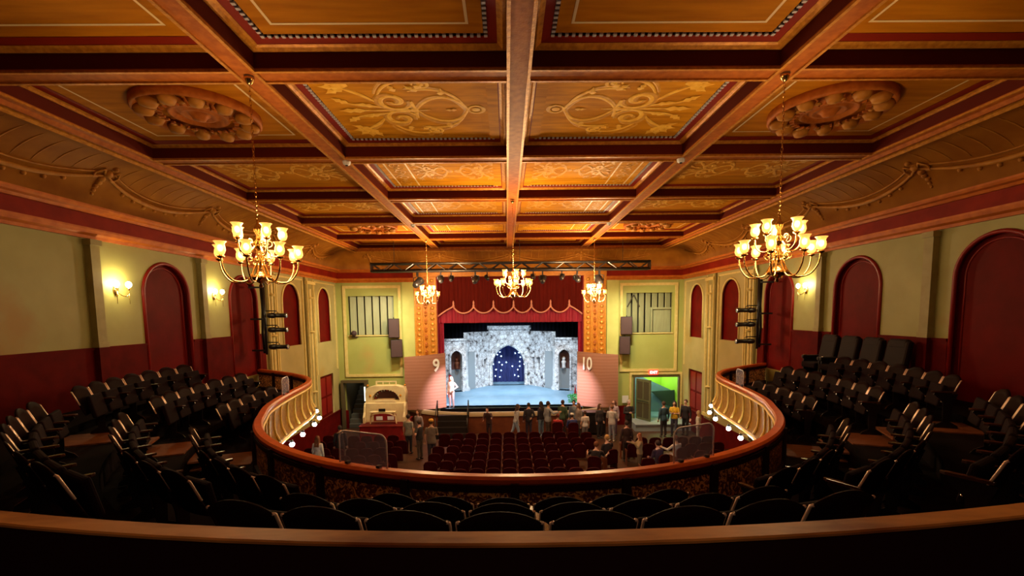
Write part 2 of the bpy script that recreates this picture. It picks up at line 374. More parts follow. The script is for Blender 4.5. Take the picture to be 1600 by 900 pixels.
# ================================================================== THE ROOM
YF = 24.18; XW = 9.22
YT = [-.288 + 3.344*k for k in range(7)]            # transverse beams
CXS = [-7.5, -3.63, -.02, 3.59, 7.5]
BW = .16
YEND = 22.70
ARCHY = [(8.70, 1.62, 4.0, 7.56), (12.20, 1.6, 4.0, 7.50), (15.70, 1.6, 4.0, 7.46), (19.10, 1.55, 4.85, 7.46), (22.50, 1.5, 4.80, 7.46)]
def rect(x0, x1, y0, y1): return [(x0,y0),(x1,y0),(x1,y1),(x0,y1)]
for sgn, side in ((-1, 'left'), (1, 'right')):
    ar = ARCHY[1:] if sgn < 0 else ARCHY
    holes = [arch(y, w, z0+.002, zt) for y, w, z0, zt in ar if y < 17]
    w_ = struct('wall_'+side, curve_plate([rect(-3, 17.0, 0, 8.5)]+holes, .12, YZ(sgn*(XW+.06))), WALLG)
    holes = [arch(y, w, z0, zt) for y, w, z0, zt in ar if y > 17] + [rect(21.7, 23.3, 1.05, 3.15)]
    w2 = struct('wall_'+side, curve_plate([rect(17.0, YF, 0, 8.5)]+holes, .12, YZ(sgn*(XW+.06))), WALLS)
    for y, w, z0, zt in ar:
        mb = MB(); mb.b2(sgn*(XW+.10), sgn*(XW+.16), y-w/2-.1, y+w/2+.1, z0-.1, zt+.1)
        pn = obj('arched_panel', mb, ARCHR, w_ if y < 17 else w2)
        pts = arch(y, w, z0, zt, 20)
        pts = [pts[0]] + pts[2:][::-1] if False else [(y-w/2, z0)] + [(y-w/2*cos(PI*i/20), zt-w/2+w/2*sin(PI*i/20)) for i in range(21)] + [(y+w/2, z0)]
        t = MB().tube([(sgn*(XW-.01), a, b) for a, b in pts], .045, 6)
        obj('arch_trim', t, ARCHT if y < 17 else TRIMC, w_ if y < 17 else w2, True)
        vs = []
        for a, b in pts:
            ya = y+(a-y)*.995; vs += [(sgn*(XW-.012), ya, b-.004), (sgn*(XW+.13), ya, b-.004)]
        obj('arch_reveal', MB().add(vs, [(2*i, 2*i+2, 2*i+3, 2*i+1) for i in range(len(pts)-1)]), ARCHR, w_ if y < 17 else w2)
        # inner raised red border
        pts = [(y-w/2+.12, z0)] + [(y-(w/2-.12)*cos(PI*i/20), zt-w/2+(w/2-.12)*sin(PI*i/20)) for i in range(21)] + [(y+w/2-.12, z0)]
        if y < 17: obj('inner_trim', MB().tube([(sgn*(XW+.095), a, b) for a, b in pts], .02, 5), ARCHT, w_, True)
    mb = MB(); mb.b2(sgn*(XW+.08), sgn*(XW+.14), 21.6, 23.4, 1.0, 3.2); d = struct('door_1' if sgn < 0 else 'door_2', mb, ARCHR)
    mb = MB()
    for a, b, c, e in ((21.85,22.42,1.2,2.0),(22.58,23.15,1.2,2.0),(21.85,22.42,2.12,3.02),(22.58,23.15,2.12,3.02)): mb.b2(sgn*(XW+.06), sgn*(XW+.09), a, b, c, e)
    obj('door_panel', mb, ARCHT, d)
    # wainscots
    mb = MB(); ys = [-3] + [v for y, w, *_ in ar if y < 17 for v in (y-w/2-.05, y+w/2+.05)] + [16.9]
    for a, b in zip(ys[::2], ys[1::2]):
        mb.b2(sgn*(XW-.035), sgn*(XW+.01), a, b, 3.2, 5.42)
        mb.b2(sgn*(XW-.06), sgn*(XW+.01), a, b, 5.40, 5.46)
    struct('trim_1' if sgn < 0 else 'trim_2', mb, WAIN)
    mb = MB(); mb.b2(sgn*(XW-.035), sgn*(XW+.01), 17.0, YF, 0, 1.05); mb.b2(sgn*(XW-.06), sgn*XW, 17.0, YF, 1.03, 1.09)
    struct('baseboard_'+side, mb, WAIN)
    # pilasters: narrow ones at the back, fluted ones towards the stage
    for y, hw in ((10.03, .11), (13.53, .10)):
        mb = MB(); mb.b2(sgn*(XW-.14), sgn*XW, y-hw, y+hw, 5.46, 7.78); mb.b2(sgn*(XW-.18), sgn*XW, y-hw-.03, y+hw+.03, 7.66, 7.78)
        mb.b2(sgn*(XW-.16), sgn*XW, y-hw-.02, y+hw+.02, 5.46, 5.58)
        struct('trim_3' if sgn < 0 else 'trim_4', mb, PILM)
        mb = MB(); mb.b2(sgn*(XW-.15), sgn*(XW-.03), y-hw-.01, y+hw+.01, 3.2, 5.46)
        struct('trim_3' if sgn < 0 else 'trim_4', mb, WAIN)
    for y, hw in ((17.35, .30), (20.75, .40)):
        mb = MB(); mb.b2(sgn*(XW-.10), sgn*XW, y-hw, y+hw, 1.05, 7.80)
        p = struct('trim_5' if sgn < 0 else 'trim_6', mb, PILM)
        mb = MB()
        for q in (-.75, .75):
            mb.b2(sgn*(XW-.14), sgn*(XW-.09), y+q*hw-.03, y+q*hw+.03, 1.1, 7.75)
        for z in (2.6, 5.35, 6.9): mb.lathe([(.10,-.05),(.15,0),(.10,.05)], (sgn*(XW-.11), y, z), 12)
        for z in (1.2, 7.5): mb.b2(sgn*(XW-.20), sgn*(XW-.09), y-hw-.03, y+hw+.03, z, z+.14)
        mb.lathe([(.075, 0), (.06, 1.4), (.075, 2.8), (.06, 4.2), (.075, 5.9)], (sgn*(XW-.09), y, 1.4), 10)
        obj('column_ornament', mb, TRIMC, p, 2)
    # cream frame mouldings round the front bays
    mb = MB()
    for y0, y1 in ((17.85, 20.2), (21.35, 23.95)):
        for a, b in ((y0, y0+.07), (y1-.07, y1)): mb.b2(sgn*(XW-.05), sgn*XW, a, b, 3.3, 7.7)
        mb.b2(sgn*(XW-.05), sgn*XW, y0, y1, 7.63, 7.70)
    struct('trim_7' if sgn < 0 else 'trim_8', mb, TRIMC)
    mb = MB(); mb.b2(sgn*(XW-.05), sgn*(XW+.01), -3, 16.9, 0, 3.2)
    struct('trim_9' if sgn < 0 else 'trim_10', mb, WAIN)
struct('wall_back', MB().b2(-XW-.1, XW+.1, -3.1, -3, 0, 10), WAIN)
struct('floor', MB().b2(-XW-.1, XW+.1, -3, YF+.2, -.12, 0), MFLO)

# front wall with the proscenium, the two organ-shade openings, the doorway and the stair door
holes = [rect(-3.9, 3.85, 0.02, 8.10), rect(-8.62, -6.2, 5.04, 7.10), rect(6.15, 8.62, 5.0, 7.12),
         rect(6.62, 9.02, 0.02, 2.62), rect(-8.92, -7.84, 0.02, 2.5)]
wf = struct('wall_front', curve_plate([rect(-XW, XW, 0, 8.5)]+holes, .14, XZ(YF+.07)), WALLF)
mb = MB()
def frame_xz(mb, x0, x1, z0, z1, w, y0, y1, bottom=True):
    mb.b2(x0-w, x0, y0, y1, z0, z1); mb.b2(x1, x1+w, y0, y1, z0, z1); mb.b2(x0-w, x1+w, y0, y1, z1, z1+w)
    if bottom: mb.b2(x0-w, x1+w, y0, y1, z0-w, z0)
frame_xz(mb, -8.72, -5.95, 2.95, 7.50, .14, YF-.07, YF)
frame_xz(mb, 5.95, 8.75, 3.05, 7.50, .14, YF-.07, YF)
frame_xz(mb, 6.46, 9.08, 0, 2.74, .11, YF-.10, YF, False)
struct('trim_11', mb, TRIMC)
mb = MB(); frame_xz(mb, 6.64, 8.99, .3, 2.60, .07, YF-.13, YF-.02, False); struct('trim_12', mb, FRAMD)
for x0, x1 in ((-5.72, -5.10), (5.10, 5.72)):
    mb = MB().b2(x0, x1, YF-.09, YF, 1.1, 7.80); struct('trim_13', mb, LIME)
mb = MB(); mb.b2(-XW, -9.0+.2, YF-.05, YF, 0, 1.0); mb.b2(-7.7, -5.6, YF-.05, YF, 0, 1.0); mb.b2(5.6, 6.4, YF-.05, YF, 0, 1.05)
struct('baseboard_front', mb, WAIN)
# organ swell shades: turning boards in a dark chamber
for nm, x0, x1, z0, z1, lab in (('left', -8.62, -6.2, 5.04, 7.10, None), ('right', 6.15, 8.62, 5.0, 7.12, None)):
    t = thing('organ_shutter_bank', 'bank of whole pale vertical organ shutters in the green wall, left of the stage' if nm == 'left' else
              'pale organ shutters with diagonal braces and middle rail, above the open doorway', 'organ shutters', (0,0,0), group=None)
    mb = MB(); mb.b2(x0-.1, x1+.1, YF+.62, YF+.66, z0-.1, z1+.1); mb.b2(x0-.05, x0, YF+.12, YF+.64, z0, z1); mb.b2(x1, x1+.05, YF+.12, YF+.64, z0, z1); mb.b2(x0-.1, x1+.1, YF+.14, YF+.64, z1, z1+.05); mb.b2(x0-.1, x1+.1, YF+.14, YF+.64, z0-.05, z0)
    struct('wall_chamber', mb, DARKG)
    n = 6 if nm == 'left' else 7
    w = (x1-x0)/n
    for k in range(n):
        if nm == 'right' and k >= 4:
            mb = MB().box((x0+(k+.5)*w, YF+.25, z0+(z1-z0)*.80), (w*.84, .05, (z1-z0)*.40), rz=.25)
        else:
            mb = MB().box((x0+(k+.5)*w, YF+.25, (z0+z1)/2), (w*.80, .05, z1-z0), rz=.30)
        obj('shutter_board', mb, VANE, t, bevel=.01)
    if nm == 'right':
        mb = MB(); mb.b2(x0+4*w-.05, x1, YF+.16, YF+.24, z0+1.24, z0+1.34); mb.b2(x0+4*w-.04, x0+4*w+.04, YF+.14, YF+.22, z0, z0+1.3)
        obj('middle_rail', mb, VANE, t)
        obj('lower_panel', MB().b2(x0+4.05*w, x1, YF+.28, YF+.32, z0, z0+1.24), VANE, t)
        for q in (0, 1):
            p0 = (x0+.1, YF+.2, z1-.75) if q == 0 else (x0+2.05*w+.05, YF+.2, z1-.75)
            p1 = (x0+w+.1, YF+.2, z1-.1) if q == 0 else (x0+w+.1, YF+.2, z1-.1)
            obj('diagonal_brace', MB().tube([p0, p1], .035, 6), DARKG, t)
    else:
        tag(obj('wall_lantern', MB().ball((x0+.33, YF-.18, z0+.1), .15, seg=14).b2(x0+.18, x0+.48, YF-.12, YF, z0-.12, z0-.06), SPKR, None, 2), 'small dark round fixture at the bottom left corner of the left shutter opening', 'wall fixture')
# lower sill of the openings
struct('trim_14', MB().b2(-8.66, -6.16, YF-.06, YF+.12, 4.98, 5.04).b2(6.1, 8.66, YF-.06, YF+.12, 4.94, 5.0), TRIMC)

# proscenium pilasters, header and reveal
for x0, x1, nm in ((-5.08, -3.9, 'a'), (3.85, 5.04, 'b')):
    p = struct('trim_15', MB().b2(x0, x1, YF-.20, YF, 1.1, 8.05), PROSC)
    mb = MB()
    for xx in (x0+.06, x0+.40, x1-.40, x1-.06): mb.b2(xx-.035, xx+.035, YF-.25, YF-.19, 1.1, 8.0)
    obj('edge_moulding', mb, PROSD, p)
    for c in (x0+.235, x1-.235):
        mb = MB()
        for k in range(24): mb.ball((c, YF-.20, 1.3+k*.285), .11, sy=.35, sz=.9, seg=8, rings=4)
        obj('rosette_column', mb, PROSD, p, True)
    mb = MB()
    cx = (x0+x1)/2
    for k in range(17): mb.lathe([(.11,-.17),(.03,0),(.11,.17)], (cx, YF-.16, 1.4+k*.41), 6)
    obj('centre_ornament', mb, BEAM, p)
mb = MB().b2(-5.08, 5.04, YF-.26, YF+.05, 8.05, 8.46); struct('trim_16', mb, PROSC)
mb = MB(); mb.b2(-3.98, -3.88, YF-.02, YF+.5, 1.1, 8.1); mb.b2(3.83, 3.93, YF-.02, YF+.5, 1.1, 8.1); mb.b2(-3.98, 3.93, YF, YF+.5, 8.05, 8.15)
struct('trim_17', mb, CURT2)

# cornice, frieze and cove, swept round the hall
SQ = [((-XW,-3),(1,0)), ((-XW,YF),(1,-1)), ((XW,YF),(-1,-1)), ((XW,-3),(-1,0))]
def split_sweep(prof, gap=None):
    mb = MB(); mb.sweep(SQ[:2]+[((-5.08,YF),(0,-1))], prof); mb.sweep([((5.04,YF),(0,-1))]+SQ[2:], prof); return mb
def swept(name, prof, mt): return struct(name, split_sweep(prof), mt)
def sweep_fix(prof):
    a = [((-XW,-3),(1,0)), ((-XW,YF),(1,-1)), ((-5.08,YF),(0,-1))]
    b = [((5.04,YF),(0,-1)), ((XW,YF),(-1,-1)), ((XW,-3),(-1,0))]
    return MB().sweep(a, prof).sweep(b, prof)
struct('trim_18', sweep_fix([(0,7.80),(.07,7.80),(.09,7.86),(.17,7.90),(.20,7.97),(.20,8.01),(0,8.01)]), CORN)
struct('trim_19', sweep_fix([(0,8.0),(.12,8.0),(.12,8.33),(0,8.33)]), FRIEZE)
struct('trim_20', sweep_fix([(0,8.31),(.20,8.31),(.24,8.36),(.33,8.38),(.36,8.42),(.36,8.47),(0,8.47)]), CORN)
CB = .36; CI = 1.36; CH = .84
def cprof(t):   # cove profile: t 0 at the cornice, 1 at the ceiling
    a = t*PI/2; return (CB + CI*(1-cos(a)), 8.46 + CH*sin(a))
cp = [cprof(i/14) for i in range(15)]
cv = MB().sweep(SQ, cp, close_prof=False)
COVEO = struct('trim_21', cv, COVE, 1)
struct('trim_22', MB().sweep(SQ, [(CB+CI-.03,9.20),(CB+CI+.02,9.20),(CB+CI+.06,9.26),(CB+CI+.12,9.27),(CB+CI+.12,9.34),(CB+CI-.03,9.34)]), BEAM)
struct('trim_23', MB().sweep(SQ, [(CB+CI-.16,9.17),(CB+CI-.12,9.15),(CB+CI-.08,9.19),(CB+CI-.1,9.24)]), GOLD)
# swag relief on the cove
def swag_bay(pt, L, seed):
    """pt(s,t,d) -> point on the cove, s metres along, t up the profile, d proud."""
    mb = MB(); rnd = random.Random(seed)
    n = 22
    sw = [pt(L*i/n, (.50-.26*(1-(2*i/n-1)**2)), .015) for i in range(n+1)]
    mb.tube(sw, [.02+.032*sin(PI*i/n) for i in range(n+1)], 7)
    sw = [pt(.12+(L-.24)*i/n, (.54-.21*(1-(2*i/n-1)**2)), .006) for i in range(n+1)]; mb.tube(sw, .018, 5)
    for k in range(9):
        s = L*(k+1)/10; q = 1-(2*(k+1)/10-1)**2
        mb.tube([pt(s+.10*(j-2)/4*(1 if k > 4 else -1)*0+.0, .50-.22*q+.08+(.22+.20*q)*j/5, -.002) for j in range(6)], [.008,.014,.017,.017,.013,.006], 5)
    mb.ball(pt(0,.52,.01), .085, seg=10, rings=6); mb.ball(pt(0,.62,.01), .055, seg=8, rings=5)
    for k in range(5): mb.ball(pt(rnd.uniform(-.03,.03), (.43-.065*k), .012), .07-.010*k, seg=8, rings=5)
    for sg in (-1, 1):
        mb.tube([pt(sg*.05,.50,.02), pt(sg*.17,.58,.02), pt(sg*.26,.50,.02), pt(sg*.22,.42,.02), pt(sg*.14,.45,.02)], .022, 5)
    for k in range(7):
        s = L*(.2+.1*k); mb.ball(pt(s, .50-.26*(1-(2*s/L-1)**2)-.05-.02*rnd.random(), .01), .045, seg=7, rings=4)
    return mb
for sg in (-1, 1):
    for r in range(1, 7):
        def pt(s, t, d, r=r, sg=sg):
            o, z = cprof(t); return Vector((sg*(XW-o-d), YT[r]+s, z-d))
        obj('swag_relief', swag_bay(pt, 3.344 if r < 6 else 2.4, r), COVER, COVEO, True)
for k in range(4):
    def pt(s, t, d, k=k):
        o, z = cprof(t); return Vector((-7.2+3.6*k+s, YF-o-d, z-d))
    obj('swag_relief', swag_bay(pt, 3.6, 20+k), COVER, COVEO, True)

# ------------------------------------------------------------------ coffered ceiling
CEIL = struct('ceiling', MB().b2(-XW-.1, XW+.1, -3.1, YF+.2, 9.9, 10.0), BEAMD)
def beam(x0, x1, y0, y1, ends=False):
    b = obj('ceiling_beam', MB().b2(x0, x1, y0, y1, 9.30, 9.72), BEAM, CEIL)
    mb = MB(); lng = (y1-y0) > (x1-x0)
    if lng:
        for x in (x0+.02, x1-.02): mb.b2(x-.022, x+.022, y0, y1, 9.275, 9.305)
    else:
        for y in (y0+.02, y1-.02): mb.b2(x0, x1, y-.022, y+.022, 9.275, 9.305)
    obj('bead_moulding', mb, GOLD, b)
for x in CXS[1:4]: beam(x-BW, x+BW, -3, YEND+.1)
for y in YT:
    for a, b in zip(CXS[:-1], CXS[1:]): beam(a+(BW if a > -7 else .0), b-(BW if b < 7 else 0), y-BW, y+BW)
beam(-7.5, 7.5, YEND-.12, YEND+.15)
for x in (-7.46, 7.46): beam(x-.1, x+.1, -3, YEND)
# dark side boards of every beam well
def ring(mb, x0, x1, y0, y1, a, za, b, zb):
    A = [(x0+a,y0+a,za),(x1-a,y0+a,za),(x1-a,y1-a,za),(x0+a,y1-a,za)]; B = [(x0+b,y0+b,zb),(x1-b,y0+b,zb),(x1-b,y1-b,zb),(x0+b,y1-b,zb)]
    mb.add(A+B, [(i,(i+1)%4,4+(i+1)%4,4+i) for i in range(4)]); return mb
def spiral(cx, cy, r, turns, a0, sgn, n=26):
    return [(cx+r*(1-.85*i/n)*cos(a0+sgn*2*PI*turns*i/n), cy+r*(1-.85*i/n)*sin(a0+sgn*2*PI*turns*i/n)) for i in range(n+1)]
def leaf(cx, cy, L, w, a):
    pts = [(0,-.12),(.25,-.5),(.45,-.25),(.6,-.45),(.8,-.15),(1,0),(.8,.15),(.6,.45),(.45,.25),(.25,.5),(0,.12)]
    return [(cx+L*p*cos(a)-w*q*sin(a), cy+L*p*sin(a)+w*q*cos(a)) for p, q in pts]
def scroll(mb, fx, z, curves, leaves):
    for pts, r in curves:
        mb.tube([(*fx(u, v), z) for u, v in pts], [r*(.6+.6*sin(PI*i/(len(pts)-1))) for i in range(len(pts))], 6, flat=.18)
    for pts in leaves:
        p = [(*fx(u, v),) for u, v in pts]; n = len(p)
        c = (sum(q[0] for q in p)/n, sum(q[1] for q in p)/n)
        mb.add([(x,y,z-.004) for x,y in p]+[(c[0],c[1],z-.012)], [(i,(i+1)%n,n) for i in range(n)])
def bez(p0, p1, p2, p3, n=14):
    return [tuple((1-t)**3*p0[k]+3*(1-t)**2*t*p1[k]+3*(1-t)*t*t*p2[k]+t**3*p3[k] for k in (0,1)) for t in [i/n for i in range(n+1)]]
def rinceau():
    C = []; Lf = []
    C.append(([(.22+.13*cos(a*PI/10), .13*sin(a*PI/10)) for a in range(21)], .03))
    Lf.append([(.22+.07*cos(a*PI/5), .07*sin(a*PI/5)) for a in range(10)])
    for s in (-1, 1):
        C += [(bez((.36,0), (.5,s*.55), (.95,s*.55), (1.2,s*.05)), .035), (bez((.40,s*.1), (.55,s*.75), (1.0,s*.72), (1.25,s*.62)), .03),
              (spiral(1.55, s*.30, .30, 1.4, -s*PI*.9, s), .045), (bez((1.2,s*.02), (1.3,s*.12), (1.25,s*.35), (1.27,s*.28)), .03),
              (bez((1.75,s*.5), (1.6,s*.9), (1.25,s*1.0), (1.05,s*.85)), .03), (bez((1.85,s*.3), (2.0,s*.55), (2.1,s*.6), (2.25,s*.72)), .035),
              (spiral(1.0, s*.80, .15, 1.1, 0, s), .025), (bez((1.6,s*.05), (1.9,s*.2), (2.1,s*.1), (2.35,s*.28)), .028)]
        for k in range(5): Lf.append(leaf(2.22, s*.74, .36, .17, s*(-.5+k*.62)))
        Lf += [leaf(1.1, s*.70, .25, .14, s*2.2), leaf(1.1, s*.62, .24, .13, s*.8), leaf(.75, s*.50, .22, .12, s*1.7), leaf(1.9, s*.15, .3, .14, s*.3), leaf(2.3, s*.25, .28, .16, s*.7), leaf(1.45, s*.62, .22, .12, s*1.3)]
    Lf += [leaf(1.2, 0, .3, .16, 0), leaf(2.1, 0, .45, .18, 0), leaf(.55, 0, .2, .1, 0)]
    C.append(([(1.0,0),(1.9,0),(2.3,0)], .02))
    return C, Lf
RC, RL = rinceau()
def medallion(parent, cx, cy, z, r):
    o = obj('ceiling_medallion', MB().lathe([(r,.13),(r,-.03),(r*.97,-.07),(r*.92,-.03),(r*.80,.05),(r*.70,.09),(r*.62,.09),(r*.56,.10),(r*.50,.05),(r*.47,-.02),(r*.43,-.03),(r*.40,.03),(r*.34,.04),(r*.28,-.01),(r*.24,-.01),(r*.20,.03),(r*.13,-.02),(r*.10,-.07),(.001,-.09)], (cx,cy,z), 40), BEAM, parent, True)
    mb = MB()
    for k in range(12):
        a = 2*PI*k/12; M = Matrix.Rotation(a, 4, 'Z')
        mb.lathe([(.001,-.12),(.10*r,-.10),(.15*r,0),(.001,.02)], (cx+r*.80*cos(a), cy+r*.80*sin(a), z-.02), 9, M=M, sx=1.25)
        mb.lathe([(.001,-.05),(.06*r,-.03),(.001,.02)], (cx+r*.66*cos(a+.2), cy+r*.66*sin(a+.2), z-.03), 7)
    obj('petal_ring', mb, COVER, o, True)
    mb = MB()
    for k in range(28):
        a = 2*PI*k/28; mb.box((cx+r*.58*cos(a), cy+r*.58*sin(a), z-.055), (.07, .035, .03), rz=a)
    obj('tooth_ring', mb, BEAM, o)
def coffer(x0, x1, y0, y1, style, sx=0):
    side = 'side' in style
    p = obj('coffer_panel', ring(ring(MB(), x0,x1,y0,y1, .29 if not side else .26, 9.57, .48, 9.58), x0,x1,y0,y1,.46,9.579,.48,9.579).b2(x0+.465, x1-.465, y0+.465, y1-.465, 9.578, 9.60), GOLDQ if 'plain' in style or side else GOLDP, CEIL)
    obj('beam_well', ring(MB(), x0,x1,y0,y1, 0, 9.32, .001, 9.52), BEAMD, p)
    mb = ring(ring(ring(MB(), x0,x1,y0,y1, 0,9.515,.05,9.50), x0,x1,y0,y1,.05,9.50,.08,9.53), x0,x1,y0,y1,.08,9.53,.12,9.545)
    obj('gold_moulding', mb, GOLD, p)
    obj('red_border', ring(MB(), x0,x1,y0,y1,.12,9.55,.235 if not side else .26,9.565), REDB, p)
    if y0 < 17:
        mb = MB(); s = .055
        if not side:
            a = .26
            nx = int((x1-x0-2*a)/.085); ny = int((y1-y0-2*a)/.085)
            for i in range(nx+1):
                x = x0+a+(x1-x0-2*a)*i/nx
                for y in (y0+a, y1-a): mb.b2(x-.021, x+.021, y-.024, y+.024, 9.55, 9.572)
            for i in range(1, ny):
                y = y0+a+(y1-y0-2*a)*i/ny
                for x in ((x0+a, x1-a) if not ('scroll' in style or 'strips' in style) else ((x0+a,) if sx < 0 else (x1-a,))): mb.b2(x-.024, x+.024, y-.021, y+.021, 9.55, 9.572)
            obj('dentil_border', mb, DENT, p)
    inner = ('scroll' in style or 'strips' in style)
    if inner:
        e = x1 if sx < 0 else x0
        obj('field_margin', MB().b2(min(e+sx*.14, e+sx*.32), max(e+sx*.14, e+sx*.32), y0+.29, y1-.29, 9.548, 9.575), GOLDP, p)
    if 'line' in style:
        obj('cream_line', ring(MB(), x0,x1,y0,y1,.46,9.574,.495,9.574), CREAM, p)
    if 'scroll' in style:
        mb = MB(); cx = x1-.30 if sx < 0 else x0+.30; cy = (y0+y1)/2
        sc = (x1-x0-.66)/2.62
        scroll(mb, lambda u, v: (cx+sx*u*sc, cy+v*1.05), 9.573, RC, RL)
        obj('painted_scrollwork', mb, GOLDL, p)
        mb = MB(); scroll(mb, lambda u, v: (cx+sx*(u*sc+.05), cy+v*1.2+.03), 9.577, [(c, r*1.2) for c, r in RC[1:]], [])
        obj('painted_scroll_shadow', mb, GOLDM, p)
    if 'arab' in style:
        mb = MB(); cx = (x0+x1)/2; cy = (y0+y1)/2
        for q in (-1, 1): scroll(mb, lambda u, v, q=q: (cx+q*(u*.52+.02), cy+v*.72), 9.573, RC, RL)
        obj('painted_scrollwork', mb, GOLDM, p)
    if 'strips' in style:
        mb = MB(); xs = x0+.30 if sx < 0 else x1-.30
        for d in (.12, .62): mb.b2(min(xs-sx*d, xs-sx*(d+.035)), max(xs-sx*d, xs-sx*(d+.035)), y0+.32, y1-.32, 9.57, 9.576)
        obj('cream_line', mb, CREAM, p)
        mb = MB()
        for k in range(5):
            yy = y0+.6+k*(y1-y0-1.2)/4
            scroll(mb, lambda u, v: (xs-sx*(.20+u), yy+v), 9.573, [(spiral(.17,.0,.17,1.5,k,1 if k%2 else -1),.02), ([(0,-.2),(.17,-.1),(.34,-.25)],.015)], [leaf(.17,.1,.18,.1,1.2), leaf(.17,-.1,.18,.1,-1.9)])
        cx = (x0+x1)/2+sx*-.2; cy = (y0+y1)/2
        for q in (-1, 1): scroll(mb, lambda u, v, q=q: (cx+q*(u*.38+.02)-sx*.15, cy+v*.7), 9.574, RC, RL)
        obj('painted_scrollwork', mb, GOLDM, p)
    if 'medal' in style: medallion(p, (x0+x1)/2+(.18 if x0 < 0 else -.18), (y0+y1)/2, 9.50, .94)
ROWS = [(YT[i]+BW, (YT[i+1]-BW) if i < 6 else YEND-.12) for i in range(7)]
cols = [(CXS[0]+.14, CXS[1]-BW), (CXS[1]+BW, CXS[2]-BW), (CXS[2]+BW, CXS[3]-BW), (CXS[3]+BW, CXS[4]-.14)]
for r, (y0, y1) in enumerate(ROWS):
    for c, (x0, x1) in enumerate(cols):
        sx = -1 if c < 2 else 1
        if c in (0, 3): st = {2: 'side line medal', 5: 'side line medal', 3: 'side arab', 4: 'side arab', 1: 'side line', 0: 'side line', 6: 'side plain'}[r]
        else: st = {0: 'plain line', 1: 'plain line', 2: 'scroll', 3: 'strips', 4: 'strips', 5: 'strips', 6: 'plain'}[r]
        coffer(x0, x1, y0, y1, st, sx)

# ------------------------------------------------------------------ stage
def arc_front(x):  return 22.72 + max(0, abs(x)-2.2)**2*.13
fr = [(-5.9+11.8*i/30, arc_front(-5.9+11.8*i/30)) for i in range(31)]
poly = fr + [(5.9, YF+.02), (3.9, YF+.02), (3.9, 24.4), (5.9, 24.4), (5.9, 34), (-5.9, 34), (-5.9, 24.4), (-3.9, 24.4), (-3.9, YF+.02), (-5.9, YF+.02)]
def fillpoly(poly, z0, z1, M=None):
    return curve_plate([poly], z1-z0, Matrix.Translation((0,0,(z0+z1)/2)))
struct('floor', fillpoly(poly, .95, 1.10), STGF)
mb = MB().sweep([((x, y), (0,-1)) for x, y in fr], [(-.02,.90),(.05,.90),(.06,1.0),(.05,1.11),(-.05,1.115)])
struct('trim_24', mb, STGE)
struct('trim_25', MB().sweep([((x, y), (0,-1)) for x, y in fr], [(-.1,0),(.0,0),(.0,.92),(-.1,.92)]), STGW)
struct('wall_stage', MB().b2(-6.0, 6.0, 34, 34.1, 0, 10).b2(-6.0, -5.92, 24.35, 34, 0, 10).b2(5.92, 6.0, 24.35, 34, 0, 10).b2(-6.0, 6.0, 24.35, 34.1, 9.9, 10), BLACK)
t = thing('stage_drapery', 'black masking drapes hanging behind the stone castle set', 'drapes', (0,0,0))
def drape(x0, x1, y, z0, z1, amp=.05, per=.28):
    n = int((x1-x0)/per*6); vs = []; fs = []
    for i in range(n+1):
        x = x0+(x1-x0)*i/n
        for z in (z0, z1): vs.append((x, y+amp*sin(x/per*2*PI), z))
    return MB().add(vs, [(2*i, 2*i+2, 2*i+3, 2*i+1) for i in range(n)])
obj('black_border', drape(-5.5, 5.5, 25.6, 5.55, 8.3), BLACK, t, True)
obj('black_backcloth', drape(-5.8, 5.8, 33.6, 1.1, 9), BLACK, t, True)
for s in (-1, 1): obj('black_leg', drape(*sorted((s*4.2, s*5.8)), 27.6, 1.1, 9), BLACK, t, True)
# valance
t = thing('stage_valance', 'dark red stage valance with scalloped pink fringe over a crimson border', 'curtain', (0,0,0))
sc_x = [-3.9, -3.05, -1.98, -.92, .15, 1.10, 2.12, 3.12, 3.85]
def scal(x):
    for a, b in zip(sc_x[:-1], sc_x[1:]):
        if a <= x <= b:
            if a == -3.9: q = (x-a)/(b-a); return 5.95+.55*q**.8 + .0
            if b == 3.85: q = (b-x)/(b-a); return 5.98+.52*q**.8
            q = (x-a)/(b-a); return 6.50-.36*(4*q*(1-q))**.75
    return 6.2
n = 300; vs = []; fs = []
for i in range(n+1):
    x = -3.88+7.7*i/n; zz = scal(x)
    for k in range(5): vs.append((x, YF+.10+.03*sin(x*18)+.01*sin(x*47), zz+(8.12-zz)*k/4))
fs = [(5*i+k, 5*i+5+k, 5*i+6+k, 5*i+1+k) for i in range(n) for k in range(4)]
obj('upper_valance', MB().add(vs, fs), CURT, t, True)
obj('scallop_fringe', MB().tube([(-3.88+7.7*i/n, YF+.06, scal(-3.88+7.7*i/n)) for i in range(n+1)], .045, 6), FRNG, t, True)
mb = MB()
for x in sc_x[1:-1]: mb.lathe([(.02,.30),(.05,.2),(.04,.1),(.07,0),(.001,-.05)], (x, YF+.05, 6.50), 8)
obj('fringe_tassel', mb, FRNG, t, True)
obj('crimson_border', drape(-3.88, 3.82, YF+.24, 5.62, 8.1, .035, .3), CURT2, t, True)
for s in (-1, 1): obj('crimson_leg', drape(*sorted((s*3.62, s*3.9)), YF+.33, 1.1, 8.1, .03, .14), CURT2, t, True)

